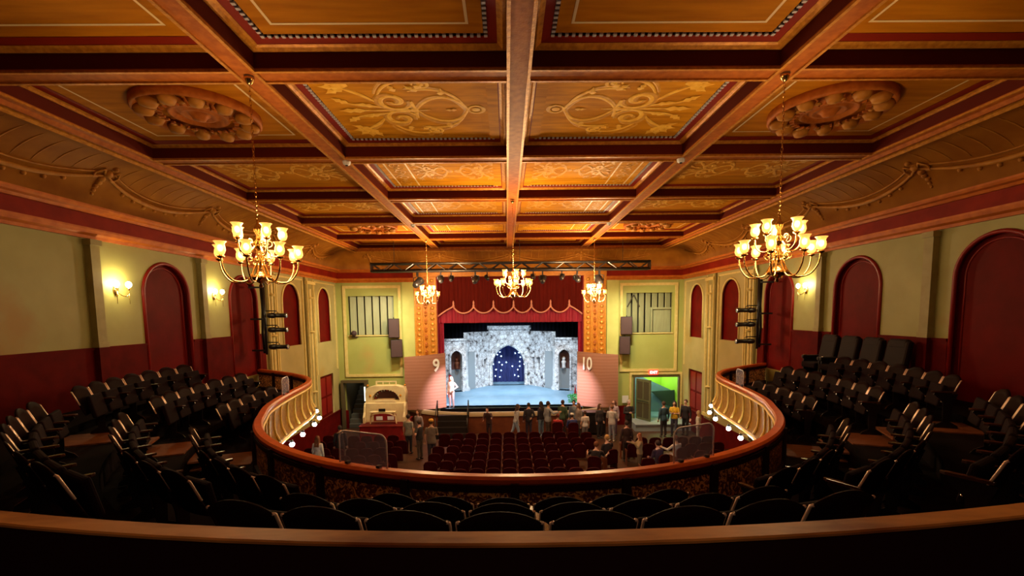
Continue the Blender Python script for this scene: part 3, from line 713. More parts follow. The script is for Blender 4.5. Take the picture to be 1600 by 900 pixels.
# castle set
def wall_piece(name, outlines, thick, p0, p1, mt, parent):
    """plate whose local x runs from plan point p0 to p1, local y is height above the stage floor"""
    d = Vector((p1[0]-p0[0], p1[1]-p0[1], 0)); L = d.length; d.normalize(); nrm = Vector((-d.y, d.x, 0))
    M = Matrix(((d.x,0,nrm.x,p0[0]),(d.y,0,nrm.y,p0[1]),(0,1,0,1.10),(0,0,0,1)))
    return obj(name, curve_plate(outlines, thick, M), mt, parent), M, L
t = thing('castle_set', 'grey stone castle set with a pointed central arch and stepped battlements across the stage', 'stage set', (0,0,0))
wall_piece('gate_wall', [rect(0, 2.85, 0, 4.13), arch(1.36, 2.22, .0, 2.84, 18, True)], .35, (-1.50, 31.6), (1.35, 31.6), STONE, t)
mb = MB()
for s in (-1, 1): mb.lathe([(.16,0),(.16,.12),(.10,.2),(.10,1.5),(.15,1.58),(.15,1.68)], (-.14+s*1.24, 31.35, 1.1), 12)
ap = arch(-.14, 2.35, 0, 2.9, 18, True)[2:]
mb.tube([(x, 31.38, 1.1+z) for x, z in ap], .12, 8)
obj('arch_surround', mb, STONE, t, True)
wall_piece('battlement_block', [rect(0, 3.0, 0, .26)], .5, (-1.57, 31.5), (1.43, 31.5), STONE, t)[0].location = (0,0,3.9)
for s in (-1, 1):
    a = (s*1.42-.07, 31.6); b = (s*2.92-.03, 29.75)
    wall_piece('angled_wall', [rect(0, 2.38, 0, 3.78)] + ([rect(.42,.66,1.15,2.0), rect(.95,1.2,1.15,2.0)] if s > 0 else [rect(.5,.72,1.3,1.9)]), .3, a, b, STONE, t)
    d = obj('grey_side_door', MB().box(((b[0]-a[0])*.80+a[0]-s*.02, (b[1]-a[1])*.80+a[1]-.2, 1.1+1.25), (.72, .1, 2.5), rz=math.atan2(b[1]-a[1], b[0]-a[0])), GREYP, t, bevel=.02)
    obj('tower_column', MB().lathe([(.30,0),(.30,.15),(.20,.28),(.19,2.5),(.27,2.62),(.27,2.8),(.18,2.85)], (s*2.95-.02, 29.45, 1.1), 16), mat('column_grey', (.62,.66,.68), .7, col2=(.45,.48,.5), scale=6), t, 2)
    a2 = (s*2.93-.02, 29.35); b2 = (s*4.75, 28.75)
    w, M, L = wall_piece('niche_wall', [rect(0, 1.9, 0, 3.36), arch(.62, .72, 0.0, 2.66, 14, True)], .3, a2, b2, STONE, t)
    wall_piece('coping', [rect(0, 1.9, 0, .12)], .42, a2, b2, STONE, t)[0].location = (0,-.02,3.30)
    wall_piece('niche_surround', [arch(.62, .96, 0.0, 2.84, 14, True), arch(.62, .72, -.01, 2.66, 14, True)], .5, a2, b2, STONE, t)
    wall_piece('niche_back', [rect(.1, 1.2, 0, 1.35)], .04, (a2[0], a2[1]+.6), (b2[0], b2[1]+.6), GREYP, t)
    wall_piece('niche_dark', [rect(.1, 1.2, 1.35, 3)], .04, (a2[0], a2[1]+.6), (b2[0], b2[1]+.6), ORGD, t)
    # crouching carved bust standing in each niche
    mb = MB().lathe([(.16,0),(.12,.1),(.13,.3),(.17,.42),(.08,.5)], (0,0,0), 10).ball((0,0,.62), .12, sz=1.15)
    o = obj('niche_bust', mb, STGW if s < 0 else WHITE, t, True, (s*3.5-.02, 29.55, 2.5)); 
mb = MB(); t2 = thing('starlit_curtain', 'navy curtain dotted with small cold lights seen through the castle arch', 'curtain', (0,0,0))
obj('navy_cloth', drape(-2.1, 1.9, 33.0, 1.1, 4.4, .05, .3), NAVY, t2, True)
def star_at(u, v):
    q = Vector(((u-800)/F_PX, (PPY-v)/F_PX, 1)); d = rgt*q[0]+up*q[1]+fw*q[2]; k = 32.8/d.y; return (CAMX+k*d.x, 32.8, CAMZ+k*d.z)
stars = [(781,550),(777,554),(783,556.5),(780,566),(791,566),(784.5,570),(771,569),(775,577.5),(783,579),(774,587.5),(781,589),(805,552),(811,551),(813,558),(812,565),(819,569),(800.5,572),(812,572),(809,577.5),(804,586),(810,588),(820,586)]
for u, v in stars: obj('star_light', MB().ball(star_at(u, v), .036, seg=8, rings=5), STAR, t2, True)
lamp('set_backlight', 'POINT', (0, 32.3, 4.5), 12, (.25,.4,1), size=.2)

# planked flats with the numbers
for s, num, lab in ((-1, '9', 'curved plank-faced flat bearing a white number 9, at the left of the stage'), (1, '10', 'curved plank-faced flat bearing a white number 10, at the right of the stage')):
    t = thing('plank_flat', lab, 'stage flat', (0,0,0), group='numbered plank flats')
    path = []
    for i in range(17):
        q = i/16; x = 3.52+2.06*q; y = 24.02-.55*q-.25*sin(PI*q)
        path.append(((s*x, y), (0,-1)))
    n = len(path)
    zt = lambda q: 4.05-.15*q
    vs = []; 
    for i, ((x,y),_) in enumerate(path):
        q = i/(n-1)
        for dy in (0, .08):
            for z in (1.12, zt(q)): vs.append((x, y+dy, z))
    fs = []
    for i in range(n-1):
        a = 4*i; b = a+4
        fs += [(a,b,b+1,a+1),(a+2,a+3,b+3,b+2),(a+1,b+1,b+3,a+3),(a,a+2,b+2,b)]
    fs += [(0,1,3,2),(4*n-4,4*n-2,4*n-1,4*n-3)]
    obj('plank_face', MB().add(vs, fs), PLANK, t)
    mb = MB()
    for k in range(1, 14):
        z = 1.12+k*.205
        mb.tube([(p[0][0], p[0][1]-.002, z) for p in path], .003, 4)
    obj('plank_joint', mb, mat('joint', (.34,.14,.10), .7), t)
    M = Matrix.Translation((s*3.95, 23.66, 3.40)) @ Matrix.Rotation(s*-.50, 4, 'Z') @ Matrix.Rotation(PI/2, 4, 'X')
    obj('number', text_mesh(num, .92, .012, M, .85 if s < 0 else .66), WHITE, t)
# stage dressing at the wings
tag(obj('red_banner', MB().prism([(-.12,0),(.14,0),(.02,.95)], -.02, .02, XZ(0)), REDO, None, loc=(3.62, 25.5, 1.10)), 'narrow red pennant standing beside the number 10 flat', 'banner')
tag(obj('red_cloth', MB().prism([(-.1,0),(.12,0),(.1,1.2),(-.04,1.25)], -.03, .03, XZ(0)), REDO, None, loc=(-3.42, 24.9, 1.5)), 'red cloth hanging behind the performer beside the number 9 flat', 'cloth')
t = thing('green_bush', 'small bright green leafy bush on the stage beside the number 10 flat', 'bush', (3.42, 25.0, 1.1))
mb = MB(); rnd = random.Random(3)
for k in range(160):
    a = rnd.uniform(0, 2*PI); r = rnd.uniform(.02, .30); z = rnd.uniform(.05, .5)*(1.1-r)
    mb.box((r*cos(a), r*sin(a), z), (.09, .05, .008), rz=a, rx=rnd.uniform(-1,1), ry=rnd.uniform(-.9,.9))
obj('foliage', mb, GREEN, t); obj('stem', MB().tube([(0,0,0),(0,0,.35)], .02, 6), STGW, t)

# doorway on the right: passage with ramp wall
struct('wall_passage', MB().b2(6.2, 9.4, 28.0, 28.1, 0, 3.2), HALLG)
struct('wall_passage', MB().b2(6.1, 6.2, YF+.14, 28, 0, 3.2).b2(9.4, 9.5, YF+.14, 28, 0, 3.2).b2(6.1, 9.5, YF+.14, 28.1, 3.0, 3.1), HALLG)
struct('floor', MB().b2(6.1, 9.5, YF-.02, 28, .30, .36), HALLB)
struct('trim_26', MB().prism([(6.25,.35),(9.3,.35),(9.3,1.55),(6.25,2.98)], -.03, .03, XZ(25.8)), HALLB)
struct('trim_27', MB().prism([(8.0,1.55),(8.9,.75),(9.35,.6),(9.35,1.62)], -.03, .03, XZ(25.6)), HALLD)
lamp('passage_light', 'POINT', (8.6, 25.0, 2.85), 26, (.9,1,.8), size=.12)
lamp('passage_light', 'POINT', (8.2, 27.2, 2.8), 60, (.9,1,.75), size=.12)
lamp('passage_light', 'POINT', (7.2, 24.8, 2.6), 20, (.75,.95,1), size=.12)
struct('trim_28', MB().b2(6.3, 9.15, 22.7, YF, 0, .36).b2(6.3, 9.15, 22.66, 22.72, .32, .37), GREYP)
t = thing('panelled_door', 'open green-grey panelled door leaf swung into the hall from the lit doorway', 'door', (6.72, YF-.12, .38), rz=R(-60))
obj('door_leaf', MB().b2(0, 1.0, -.03, .03, 0, 2.18), DOORG, t, bevel=.008)
mb = MB()
for z0, z1 in ((.12,.92),(1.12,2.05)): 
    for x0, x1 in ((.1,.46),(.54,.9)): mb.b2(x0, x1, -.045, -.028, z0, z1)
obj('door_panel', mb, DARKG, t, bevel=.008)
obj('push_bar', MB().tube([(.1,-.09,1.02),(.9,-.09,1.02)], .02, 8), BLKM, t)
t = thing('exit_sign', 'glowing red exit sign above the right-hand doorway', 'exit sign', (7.62, YF-.12, 2.86))
obj('sign_box', MB().b2(-.24, .24, -.05, .05, -.12, .14), EXITM, t, bevel=.01)
obj('sign_letters', text_mesh('EXIT', .20, .004, XZ(-.055), 1), EXITW, t)
tag(obj('wall_notice', MB().b2(-.17, .17, -.01, 0, -.2, .2), PAPER, None, loc=(6.12, YF-.11, 1.42)), 'white paper notice on the wall left of the right-hand doorway', 'notice')

# stair doorway on the left
t = thing('stair_flight', 'dark grey stairs climbing behind the door frame left of the white organ', 'stairs', (0,0,0))
mb = MB()
for k in range(9): mb.b2(-8.86, -7.90, YF+.0+.26*k, YF+.30+.26*k, 0, .22*(k+1))
obj('steps', mb, STEEL, t)
obj('handrail', MB().tube([(-7.98, YF-.05, 1.0), (-7.98, YF+2.2, 2.8)], .03, 8), CHROME, t, True)
struct('wall_stairwell', MB().b2(-9.1, -8.95, YF+.14, 27, 0, 3.2).b2(-7.8, -7.65, YF+.14, 27, 0, 3.2).b2(-9.1, -7.65, 27, 27.1, 0, 3.2).b2(-9.1, -7.65, YF+.14, 27, 3.1, 3.2), DARKG)
mb = MB(); frame_xz(mb, -8.94, -7.82, 0, 2.52, .13, YF-.3, YF-.01, False); struct('trim_29', mb, FRAMD)
tag(obj('tube_light', MB().tube([(0,0,0),(0,0,.75)], .035, 8), mat('tube', (.8,.85,.8), .4, emit=1.5, ecol=(.9,1,.85)), None, True, (-7.80, YF-.325, 1.55)), 'upright white strip of light on the stair door frame beside the organ', 'strip light')
lamp('stair_light', 'POINT', (-8.4, YF+1.2, 2.8), 6, (1,.9,.7), size=.1)

# ================================================================== BALCONY
CC = (0, 10.5)
def catmull(P, k=6):
    out = []
    for i in range(len(P)-1):
        p0 = P[max(i-1,0)]; p1 = P[i]; p2 = P[i+1]; p3 = P[min(i+2,len(P)-1)]
        for j in range(k):
            t = j/k; out.append(tuple(.5*((2*p1[c])+(-p0[c]+p2[c])*t+(2*p0[c]-5*p1[c]+4*p2[c]-p3[c])*t*t+(-p0[c]+3*p1[c]-3*p2[c]+p3[c])*t**3) for c in range(len(P[0]))))
    return out+[P[-1]]
half = [(5.31*sin(R(a)), 10.5-5.31*cos(R(a))) for a in range(0, 68, 6)]+[(5.02,8.75),(5.32,9.5),(5.52,10.3),(5.68,11.2),(5.80,12.1),(5.95,12.9),(6.22,13.65),(6.72,14.4),(7.42,15.08),(8.25,15.75),(9.16,16.35)]
half = catmull(half, 5)
RP = [(-x, y) for x, y in half[:0:-1]]+half
def with_normals(P):
    out = []
    for i, p in enumerate(P):
        a = P[max(i-1,0)]; b = P[min(i+1,len(P)-1)]; d = Vector((b[0]-a[0], b[1]-a[1])).normalized()
        out.append((p, (d.y, -d.x)))
    return out
RPN = with_normals(RP)        # normal points away from the void, into the balcony
cum = [0]
for a, b in zip(RP[:-1], RP[1:]): cum.append(cum[-1]+math.dist(a, b))
def along(s):
    for i in range(len(RP)-1):
        if cum[i+1] >= s: break
    q = (s-cum[i])/(cum[i+1]-cum[i]); p = [RP[i][c]+(RP[i+1][c]-RP[i][c])*q for c in (0,1)]
    return p, RPN[i][1]
t = thing('balcony_parapet', 'curved horseshoe balcony front with polished red-brown rail and gold ribbed face', 'balcony front', (0,0,0))
obj('hand_rail', MB().sweep(RPN, [(-.065,4.12),(-.075,4.16),(-.05,4.20),(.06,4.205),(.085,4.17),(.08,4.12),(.05,4.09),(-.05,4.09)]), RAILW, t, 2)
obj('patterned_inner_face', MB().sweep(RPN, [(.0,3.42),(.06,3.42),(.06,4.09),(.0,4.09)]), DAMA, t)
obj('inner_moulding', MB().sweep(RPN, [(.05,3.42),(.10,3.42),(.10,3.56),(.06,3.58)]).sweep(RPN, [(.05,4.02),(.09,4.02),(.09,4.09),(.05,4.09)]), PARA, t)
FPR = [(0,4.10),(-.055,4.09),(-.07,4.05),(-.04,3.99),(-.02,3.88),(-.02,3.62),(-.04,3.48),(-.07,3.38),(-.10,3.32),(-.12,3.30),(-.12,3.24),(0,3.24)]
obj('gold_fascia', MB().sweep(RPN, FPR), FASC, t, 2)
obj('lower_ledge', MB().sweep(RPN, [(-.10,3.18),(-.14,3.20),(-.15,3.24),(-.12,3.27),(0,3.26),(0,3.18)]).sweep(RPN, [(-.06,4.02),(-.085,4.045),(-.06,4.07)]), FASR, t)
tot = cum[-1]; nr = 58
for k in range(nr):
    p, n_ = along(tot*(k+.5)/nr)
    pts = [(p[0]+n_[0]*o, p[1]+n_[1]*o, z) for o, z in [(-.06,4.0),(-.04,3.90),(-.035,3.75),(-.035,3.62),(-.05,3.50),(-.09,3.40),(-.13,3.32)]]
    obj('fascia_rib', MB().tube(pts, [.016,.017,.018,.020,.024,.030,.026], 6), FASR, t, True)
s_ = 1.0
while s_ < tot:
    p, n_ = along(s_); c = (p[0]+n_[0]*.09, p[1]+n_[1]*.09, 3.78)
    obj('inner_post', MB().box(c, (.10, .06, .70), rz=math.atan2(-n_[0], n_[1])), PARA, t); s_ += 1.32
# globes under the balcony edge
names = {-1: 'left', 1: 'right'}
ordw = ['nearest the camera', 'second from the camera end', 'middle one', 'second from the stage end', 'nearest the stage']
for s in (-1, 1):
    for k, y in enumerate((10.55, 11.45, 12.35, 13.2, 14.1)):
        i = min(range(len(RP)), key=lambda i: abs(RP[i][1]-y)+(0 if RP[i][0]*s > 0 else 99)); (px, py), n_ = RPN[i]
        g = thing('globe_light', 'bright white globe bulb under the %s balcony wing, %s' % (names[s], ordw[k]), 'light bulb', (px-n_[0]*.24, py-n_[1]*.24, 3.10), group='white globes under the balcony edge')
        obj('globe', MB().ball((0,0,-.02), .058, seg=12, rings=8), BULBW, g, True)
        obj('lamp_holder', MB().lathe([(.03,0),(.035,.03),(.02,.05),(.02,.06)], (0,0,.03), 10).tube([(0,0,.07),(n_[0]*.2,n_[1]*.2,.07)], .012, 5), BLKM, g, True)
        l = lamp('globe_glow', 'POINT', (0,0,-.02), BALC_W, (1,.90,.62), g, size=.06)
# slab and tiers
def clampx(p, n_, o):
    if n_[0]: 
        lim = 9.16*(1 if n_[0] > 0 else -1); q = (lim-p[0])/n_[0]
        if q < o: o = max(q, 0)
    return (p[0]+n_[0]*o, p[1]+n_[1]*o)
mb = MB(); vs = []; 
for p, n_ in RPN:
    a = (p[0]+n_[0]*.02, p[1]+n_[1]*.02); b = clampx(p, n_, 4.9)
    if b[1] < -2.9: b = (b[0], -2.9)
    for z in (3.24, 3.42): vs += [(*a, z), (*b, z)]
n = len(RPN); fs = []
for i in range(n-1):
    a = 4*i; b = a+4
    fs += [(a+2,a+3,b+3,b+2),(a,b,b+1,a+1),(a+1,b+1,b+3,a+3)]
struct('floor', mb.add(vs, fs), CARP)
def tier(r0, z0, z1, yend, wood=None):
    """C-shaped step whose inner edge has radius r0 about the balcony centre"""
    pts = [((r0*sin(R(a)), 10.5-r0*cos(R(a))), (sin(R(a)), -cos(R(a)))) for a in range(-90, 91, 4)]
    pts = [((-r0, y), (-1,0)) for y in (yend, 12, 11.2)]+pts+[((r0, y), (1,0)) for y in (11.2, 12, yend)]
    vs = []
    for p, n_ in pts:
        b = clampx(p, n_, 6.0)
        if b[1] < -2.9: b = (b[0], -2.9)
        vs += [(*p, z0), (*p, z1), (*b, z1)]
    n = len(pts); fs = []
    for i in range(n-1):
        a = 3*i; b = a+3; fs += [(a,b,b+1,a+1),(a+1,b+1,b+2,a+2)]
    fs += [(0,1,2)]
    return MB().add(vs, fs)
struct('floor', tier(6.42, 3.42, 3.74, 13.4), CARP)
struct('floor', tier(7.28, 3.74, 4.06, 12.9), CARP)
struct('floor', tier(8.45, 4.06, 4.38, 3.6) if False else tier(8.30, 4.06, 4.20, 12.7), CARP)
# near tier on which the camera stands, with its own curved parapet
NP = [(9.16*1, 5.3), (6.5, 3.98), (3.66, 2.66)]
arcn = [(12.5*sin(R(a/2)), 14.32-12.5*cos(R(a/2))) for a in range(-40, 41, 3)]
NPATH = [(-9.16, 4.6), (-6.5, 3.45)]+arcn+[(6.5, 3.45), (9.16, 4.6)]
NPN = with_normals(NPATH)
t = thing('front_parapet', 'curved low wall with wooden top rail across the foreground below the camera', 'parapet', (0,0,0))
obj('wooden_cap_rail', MB().sweep(NPN, [(-.055,5.15),(-.058,5.162),(-.05,5.168),(.05,5.168),(.058,5.162),(.055,5.15)]), RAILN, t)
obj('boarded_wall', MB().sweep(NPN, [(-.04,4.0),(.04,4.0),(.04,5.152),(-.04,5.152)]), PARA, t)
vs = []
for p, n_ in NPN:
    vs += [(*p, 4.5), (p[0], -2.95, 4.5)]
struct('floor', MB().add(vs, [(2*i, 2*i+2, 2*i+3, 2*i+1) for i in range(len(NPN)-1)]), CARP)

# wooden aisle steps
def aisle_step(r0, r1, phi, z, hw=.42):
    a = R(phi); M = Matrix.Translation((CC[0], CC[1], 0)) @ Matrix.Rotation(a, 4, 'Z')
    return MB().prism([(-hw, -r1), (hw, -r1), (hw, -r0), (-hw, -r0)], z-.02, z+.012, M)
for phi in (-68, -22, 22, 68):
    st = MB()
    for r0, r1, z in ((5.45, 6.38, 3.43), (6.12, 6.42, 3.58), (6.44, 7.22, 3.75), (7.0, 7.28, 3.90), (7.30, 8.26, 4.07)):
        st.add(*[(m_.v, m_.f) for m_ in [aisle_step(r0, r1, phi, z)]][0])
    struct('floor', st, STEPW)

# ------------------------------------------------------------------ balcony seats
def seat_proto(name):
    t = thing(name, 'x', 'theatre seat')
    # local: sitter faces +Y; origin on the tier floor below the backrest
    n = 10; W = .25
    def top(x): return .90-.085*abs(x/W)**2.2
    vs = []; fs = []
    for i in range(n+1):
        x = -W+2*W*i/n; curve = .035*(1-(x/W)**2)
        for k in range(7):
            q = k/6; z = .42+(top(x)-.42)*q; y = -.02-.16*q-curve
            vs += [(x, y, z), (x, y-.022, z)]
    for i in range(n):
        for k in range(6):
            a = (i*7+k)*2; b = ((i+1)*7+k)*2
            fs += [(a,b,b+2,a+2),(a+1,a+3,b+3,b+1)]
    for k in range(6):
        for i in (0, n): a = (i*7+k)*2; fs.append((a, a+2, a+3, a+1))
    for i in range(n):
        for k in (0, 6): a = (i*7+k)*2; b = ((i+1)*7+k)*2; fs.append((a,a+1,b+1,b))
    obj('backrest', MB().add(vs, fs), SEATD, t, True)
    P = [( -W, -.02, .45)] + [(-W, -.03-.16*q, .42+.395*q) for q in (.3,.6,.9)]
    tp = [(-W+2*W*i/n, -.195-.035*(1-((-W+2*W*i/n)/W)**2), top(-W+2*W*i/n)) for i in range(n+1)]
    Q = [(-W, -.03-.16*q, .42+.395*q) for q in (.45,.65,.85,1.0)]
    for s in (-1, 1): obj('edge_glint', MB().tube([(s*p[0]*-1, p[1]+.004, p[2]) for p in Q]+[(s*W*.96, -.20, .825)], .012, 6), EDGE, t, True)  # painted glints along the upper side edges of the backrest
    c = obj('tipped_seat', MB().box((0, .03, .55), (.44, .07, .38), rx=R(12)), SEATC, t, bevel=.025)
    obj('side_standard', MB().prism([(-.20,0),(.16,0),(.12,.06),(.02,.12),(.03,.45),(.16,.58),(.14,.62),(-.10,.60),(-.16,.60),(-.10,.40),(-.08,.12),(-.18,.06)], -.262, -.238, Matrix(((0,0,1,0),(1,0,0,0),(0,1,0,0),(0,0,0,1)))), IRON, t)
    obj('armrest', MB().prism([(-.14,-.025),(.16,-.03),(.20,-.01),(.20,.01),(.16,.03),(-.14,.025)], .61, .64, Matrix(((0,1,0,-.25),(1,0,0,0),(0,0,1,0),(0,0,0,1)))), ARMW, t, bevel=.006)
    b_ = obj('hinge_bolt', MB().ball((-.25, .05, .46), .014, seg=7, rings=5).ball((-.25, -.06, .60), .012, seg=7, rings=5), CHROME, t, True)
    return t
seat0 = seat_proto('theatre_seat'); used = [False]
def words(n):
    o = {1:'first',2:'second',3:'third',4:'fourth',5:'fifth',6:'sixth',7:'seventh',8:'eighth',9:'ninth',10:'tenth',11:'eleventh',12:'twelfth',13:'thirteenth',14:'fourteenth',15:'fifteenth',16:'sixteenth',17:'seventeenth',18:'eighteenth',19:'nineteenth',20:'twentieth'}
    return o.get(n, '%dth' % n)
rowname = {0: 'front balcony row', 1: 'second balcony row', 2: 'third balcony row'}
def place_seat(x, y, z, rz, label, group):
    o = seat0 if not used[0] else copy_tree(seat0); used[0] = True
    o.location = (x, y, z); o.rotation_euler = (0,0,rz); o['label'] = label; o['group'] = group
    return o
pitch = .535
for row, (r, z, yend) in enumerate(((6.05, 3.43, 12.2), (6.92, 3.75, 12.3), (7.78, 4.07, 11.6))):
    half_len = r*PI/2 + (yend-10.5)
    n = int(half_len/pitch)
    ais = (22, 68) if row < 2 else (22, 62)
    for s in (-1, 1):
        cnt = {0: 0, 1: 0, 2: 0}
        for k in range(n):
            d = (k+.5)*pitch; ang = d/r
            phi = min(math.degrees(ang), 90)
            if row == 0 and phi < 0: continue
            if any(abs(d-R(a)*r) < .60 for a in ais): continue
            blk = 0 if phi < ais[0] else 1 if phi < ais[1] else 2
            if ang < PI/2: x = r*sin(ang); y = 10.5-r*cos(ang); rz = ang
            else: x = r; y = 10.5+(d-r*PI/2); rz = PI/2
            cnt[blk] += 1
            sd = 'left' if s < 0 else 'right'
            lab = 'dark wooden theatre seat, %s, %s' % (rowname[row],
                {0: '%s seat %s of the centre line' % (words(cnt[0]), sd), 1: '%s seat past the centre aisle on the %s' % (words(cnt[1]), sd), 2: '%s seat beyond the %s side aisle' % (words(cnt[2]), sd)}[blk])
            place_seat(s*x, y, z, s*rz, lab, 'dark curved-back seats of the balcony')
# four tall black chairs against the right wall
def tall_chair():
    t = thing('high_back_chair', 'x', 'chair')
    obj('seat', MB().box((0,.14,.36), (.58,.52,.16)), SEATC, t, bevel=.04)
    obj('backrest', MB().box((0,-.20,.78), (.60,.15,.78), rx=R(10)), mat('black_leather', (.014,.007,.008), .6, spec=.12), t, bevel=.05)
    obj('headrest', MB().box((0,-.245,1.08), (.50,.14,.24), rx=R(10)), mat('black_leather', (.014,.007,.008), .6, spec=.12), t, bevel=.05)
    for s in (-1, 1):
        obj('armrest', MB().box((s*.32,.10,.56), (.09,.50,.10)), BLKP, t, bevel=.025)
        obj('side_panel', MB().box((s*.32,.08,.28), (.05,.46,.54)), BLKP, t, bevel=.01)
    obj('cup_rim', MB().lathe([(.035,0),(.045,.01),(.04,.02)], (.32,.27,.61), 12), CHROME, t, True)
    obj('plinth', MB().box((0,.02,.06), (.6,.5,.12)), BLKP, t)
    return t
tc = tall_chair()
for k in range(4):
    o = tc if k == 0 else copy_tree(tc)
    o.location = (8.62, 10.35+.74*k, 4.21); o.rotation_euler = (0,0,R(90))
    o['label'] = 'tall black padded chair against the right wall, %s' % ('nearest the camera','second from the camera','third from the camera','farthest of the four')[k]
    o['group'] = 'tall black chairs on the right of the balcony'

# acrylic shields standing on the rail
def shield(i, w, h, lab, tilt=0):
    (px, py), n_ = RPN[i]
    t = thing('acrylic_shield', lab, 'clear screen', (px, py, 4.21), rz=math.atan2(-n_[0], n_[1])+PI, group='clear shields on the balcony rail')
    r = .10; pts = []
    for cx, cy, a0 in ((w/2-r, h-r, 0), (-w/2+r, h-r, 90)):
        for k in range(6): a = R(a0+18*k); pts.append((cx+r*cos(a), cy+r*sin(a)))
    poly = [(w/2,0)]+pts+[(-w/2,0)]
    obj('clear_sheet', MB().prism(poly, -.005, .005, XZ(0)), PLEX, t)
    obj('edge_highlight', MB().tube([(x, 0, z) for x, z in poly], .011, 5), mat('acrylic_highlight', (.95,.93,1), .2), t, True)  # white rim painted as the light caught along the sheet edge
    for s in (-1, 1): obj('foot_clamp', MB().box((s*w*.33, 0, .012), (.05,.06,.03)), BLKM, t)
def near(x, y): return min(range(len(RP)), key=lambda i: math.dist(RP[i], (x, y)))
shield(near(-2.08, 5.68), .74, .42, 'clear rounded acrylic shield on the balcony rail left of centre, beside a woman in white')
shield(near(2.14, 5.66), .68, .44, 'clear rounded acrylic shield on the balcony rail right of centre')
shield(near(-5.70, 11.1), .5, .40, 'clear shield catching bright light on the left wing of the balcony rail')
shield(near(5.70, 11.4), .5, .40, 'greyish clear shield on the right wing of the balcony rail')

# ================================================================== CHANDELIERS
def arm_curve(r, z0, z1, dip):
    return [(0.05,z0),(.10*1.3,z0-dip*.7),(r*.45,z0-dip),(r*.75,z0-dip*.95),(r*.95,z0-dip*.45),(r,z1)]
def chandelier():
    t = thing('chandelier', 'x', 'chandelier')      # origin at the middle of the body
    obj('ceiling_rose', MB().lathe([(.015,2.26),(.035,2.28),(.06,2.32),(.065,2.345)], seg=14), BRASS, t, True)
    z = .47; mb = MB(); k = 0
    while z < 2.24:
        M = Matrix.Rotation(PI/2*(k%2), 4, 'Z')
        pts = [M @ Vector((.014*cos(a*PI/4), 0, .036*sin(a*PI/4))) for a in range(8)]
        mb.tube([p+Vector((0,0,z)) for p in pts], .004, 4, closed=True); z += .06; k += 1
    obj('chain', mb, BRASS, t)
    obj('turned_column', MB().lathe([(.001,-.44),(.03,-.42),(.015,-.38),(.06,-.35),(.14,-.32),(.15,-.29),(.06,-.25),(.03,-.20),(.05,-.12),(.07,-.05),(.035,.03),(.03,.08),(.06,.12),(.075,.16),(.03,.22),(.022,.28),(.05,.33),(.055,.37),(.025,.42),(.012,.46),(.012,.5)], seg=18), BRASS, t, True)
    for n, rr, z0, z1, dip, off in ((8, .50, -.10, -.06, .26, .2), (5, .30, .14, .20, .14, .5)):
        for k in range(n):
            a = 2*PI*k/n+off; ca, sa = cos(a), sin(a)
            prof = catmull(arm_curve(rr, z0, z1, dip), 4)
            am = obj('lamp_arm', MB().tube([(r*ca, r*sa, z) for r, z in prof], .011, 6), BRASS, t, True)
            obj('scroll', MB().tube([(r*ca, r*sa, z) for r, z in spiral(.12, z0+.04, .06, 1.1, -PI/2, 1, 14)], .007, 5), BRASS, am, True)
            c = (rr*ca, rr*sa, z1)
            obj('drip_cup', MB().lathe([(.008,-.02),(.045,0),(.05,.012),(.02,.015),(.018,.05)], c, 12), BRASS, am, True)
            obj('glass_shade', MB().lathe([(.028,.03),(.050,.05),(.062,.09),(.058,.13),(.050,.155),(.060,.18),(.078,.20),(.075,.20),(.056,.178),(.046,.155),(.054,.13),(.058,.09),(.046,.052),(.026,.034)], c, 14), SHADE, am, True)
            obj('lit_bulb', MB().ball((c[0],c[1],c[2]+.115), .036, sz=1.3, seg=8, rings=6), BULB, am, True)
    return t
ch0 = chandelier()
CH = [(-3.63, 6.40, 'large brass chandelier near the left, hanging closest to the camera on that side'), (3.59, 6.40, 'large brass chandelier near the right, closest to the camera on that side'),
      (-.02, 13.09, 'brass chandelier hanging on the centre line of the hall, middle distance'), (-3.63, 19.78, 'far brass chandelier in front of the left gold proscenium pilaster'), (3.59, 19.78, 'far brass chandelier in front of the right gold proscenium pilaster')]
for k, (x, y, lab) in enumerate(CH):
    o = ch0 if k == 0 else copy_tree(ch0)
    o.location = (x, y, 6.93); o.rotation_euler = (0,0,.0+k*.37+(.3 if k == 1 else 0)); o['label'] = lab; o['group'] = 'brass chandeliers'
for k, (x, y, lab) in enumerate(CH):
    lamp('chandelier_light', 'POINT', (x, y, 6.93+.22), CHAND_W*(.54, .54, 2.6, 4.0, 4.0)[k], (1,.66,.32), None, size=.32)
# sconces
def sconce():
    t = thing('wall_sconce', 'x', 'wall light')     # local: wall is at x=0, light projects to +X
    obj('back_plate', MB().lathe([(.001,.03),(.06,.02),(.075,0)], (0,0,0), 14, M=Matrix.Rotation(PI/2,4,'Y'), sx=1.6), BRASS, t, True)
    for s in (-1, 1):
        a = obj('lamp_arm', MB().tube(catmull([(.02,0,0),(.08,s*.05,-.10),(.14,s*.14,-.12),(.16,s*.17,-.02),(.16,s*.17,.04)], 4), .010, 6), BRASS, t, True)
        obj('tail_drop', MB().tube([(.16,s*.17,-.02),(.16,s*.17,-.30)], [.010,.004], 5), BRASS, a, True)
        obj('drip_cup', MB().lathe([(.01,-.01),(.05,.01),(.02,.02),(.02,.05)], (.16,s*.17,.04), 10), BRASS, a, True)
        obj('lit_bulb', MB().ball((.16,s*.17,.15), .062, sz=1.2, seg=10, rings=7), BULB, a, True)
    return t
sc0 = sconce()
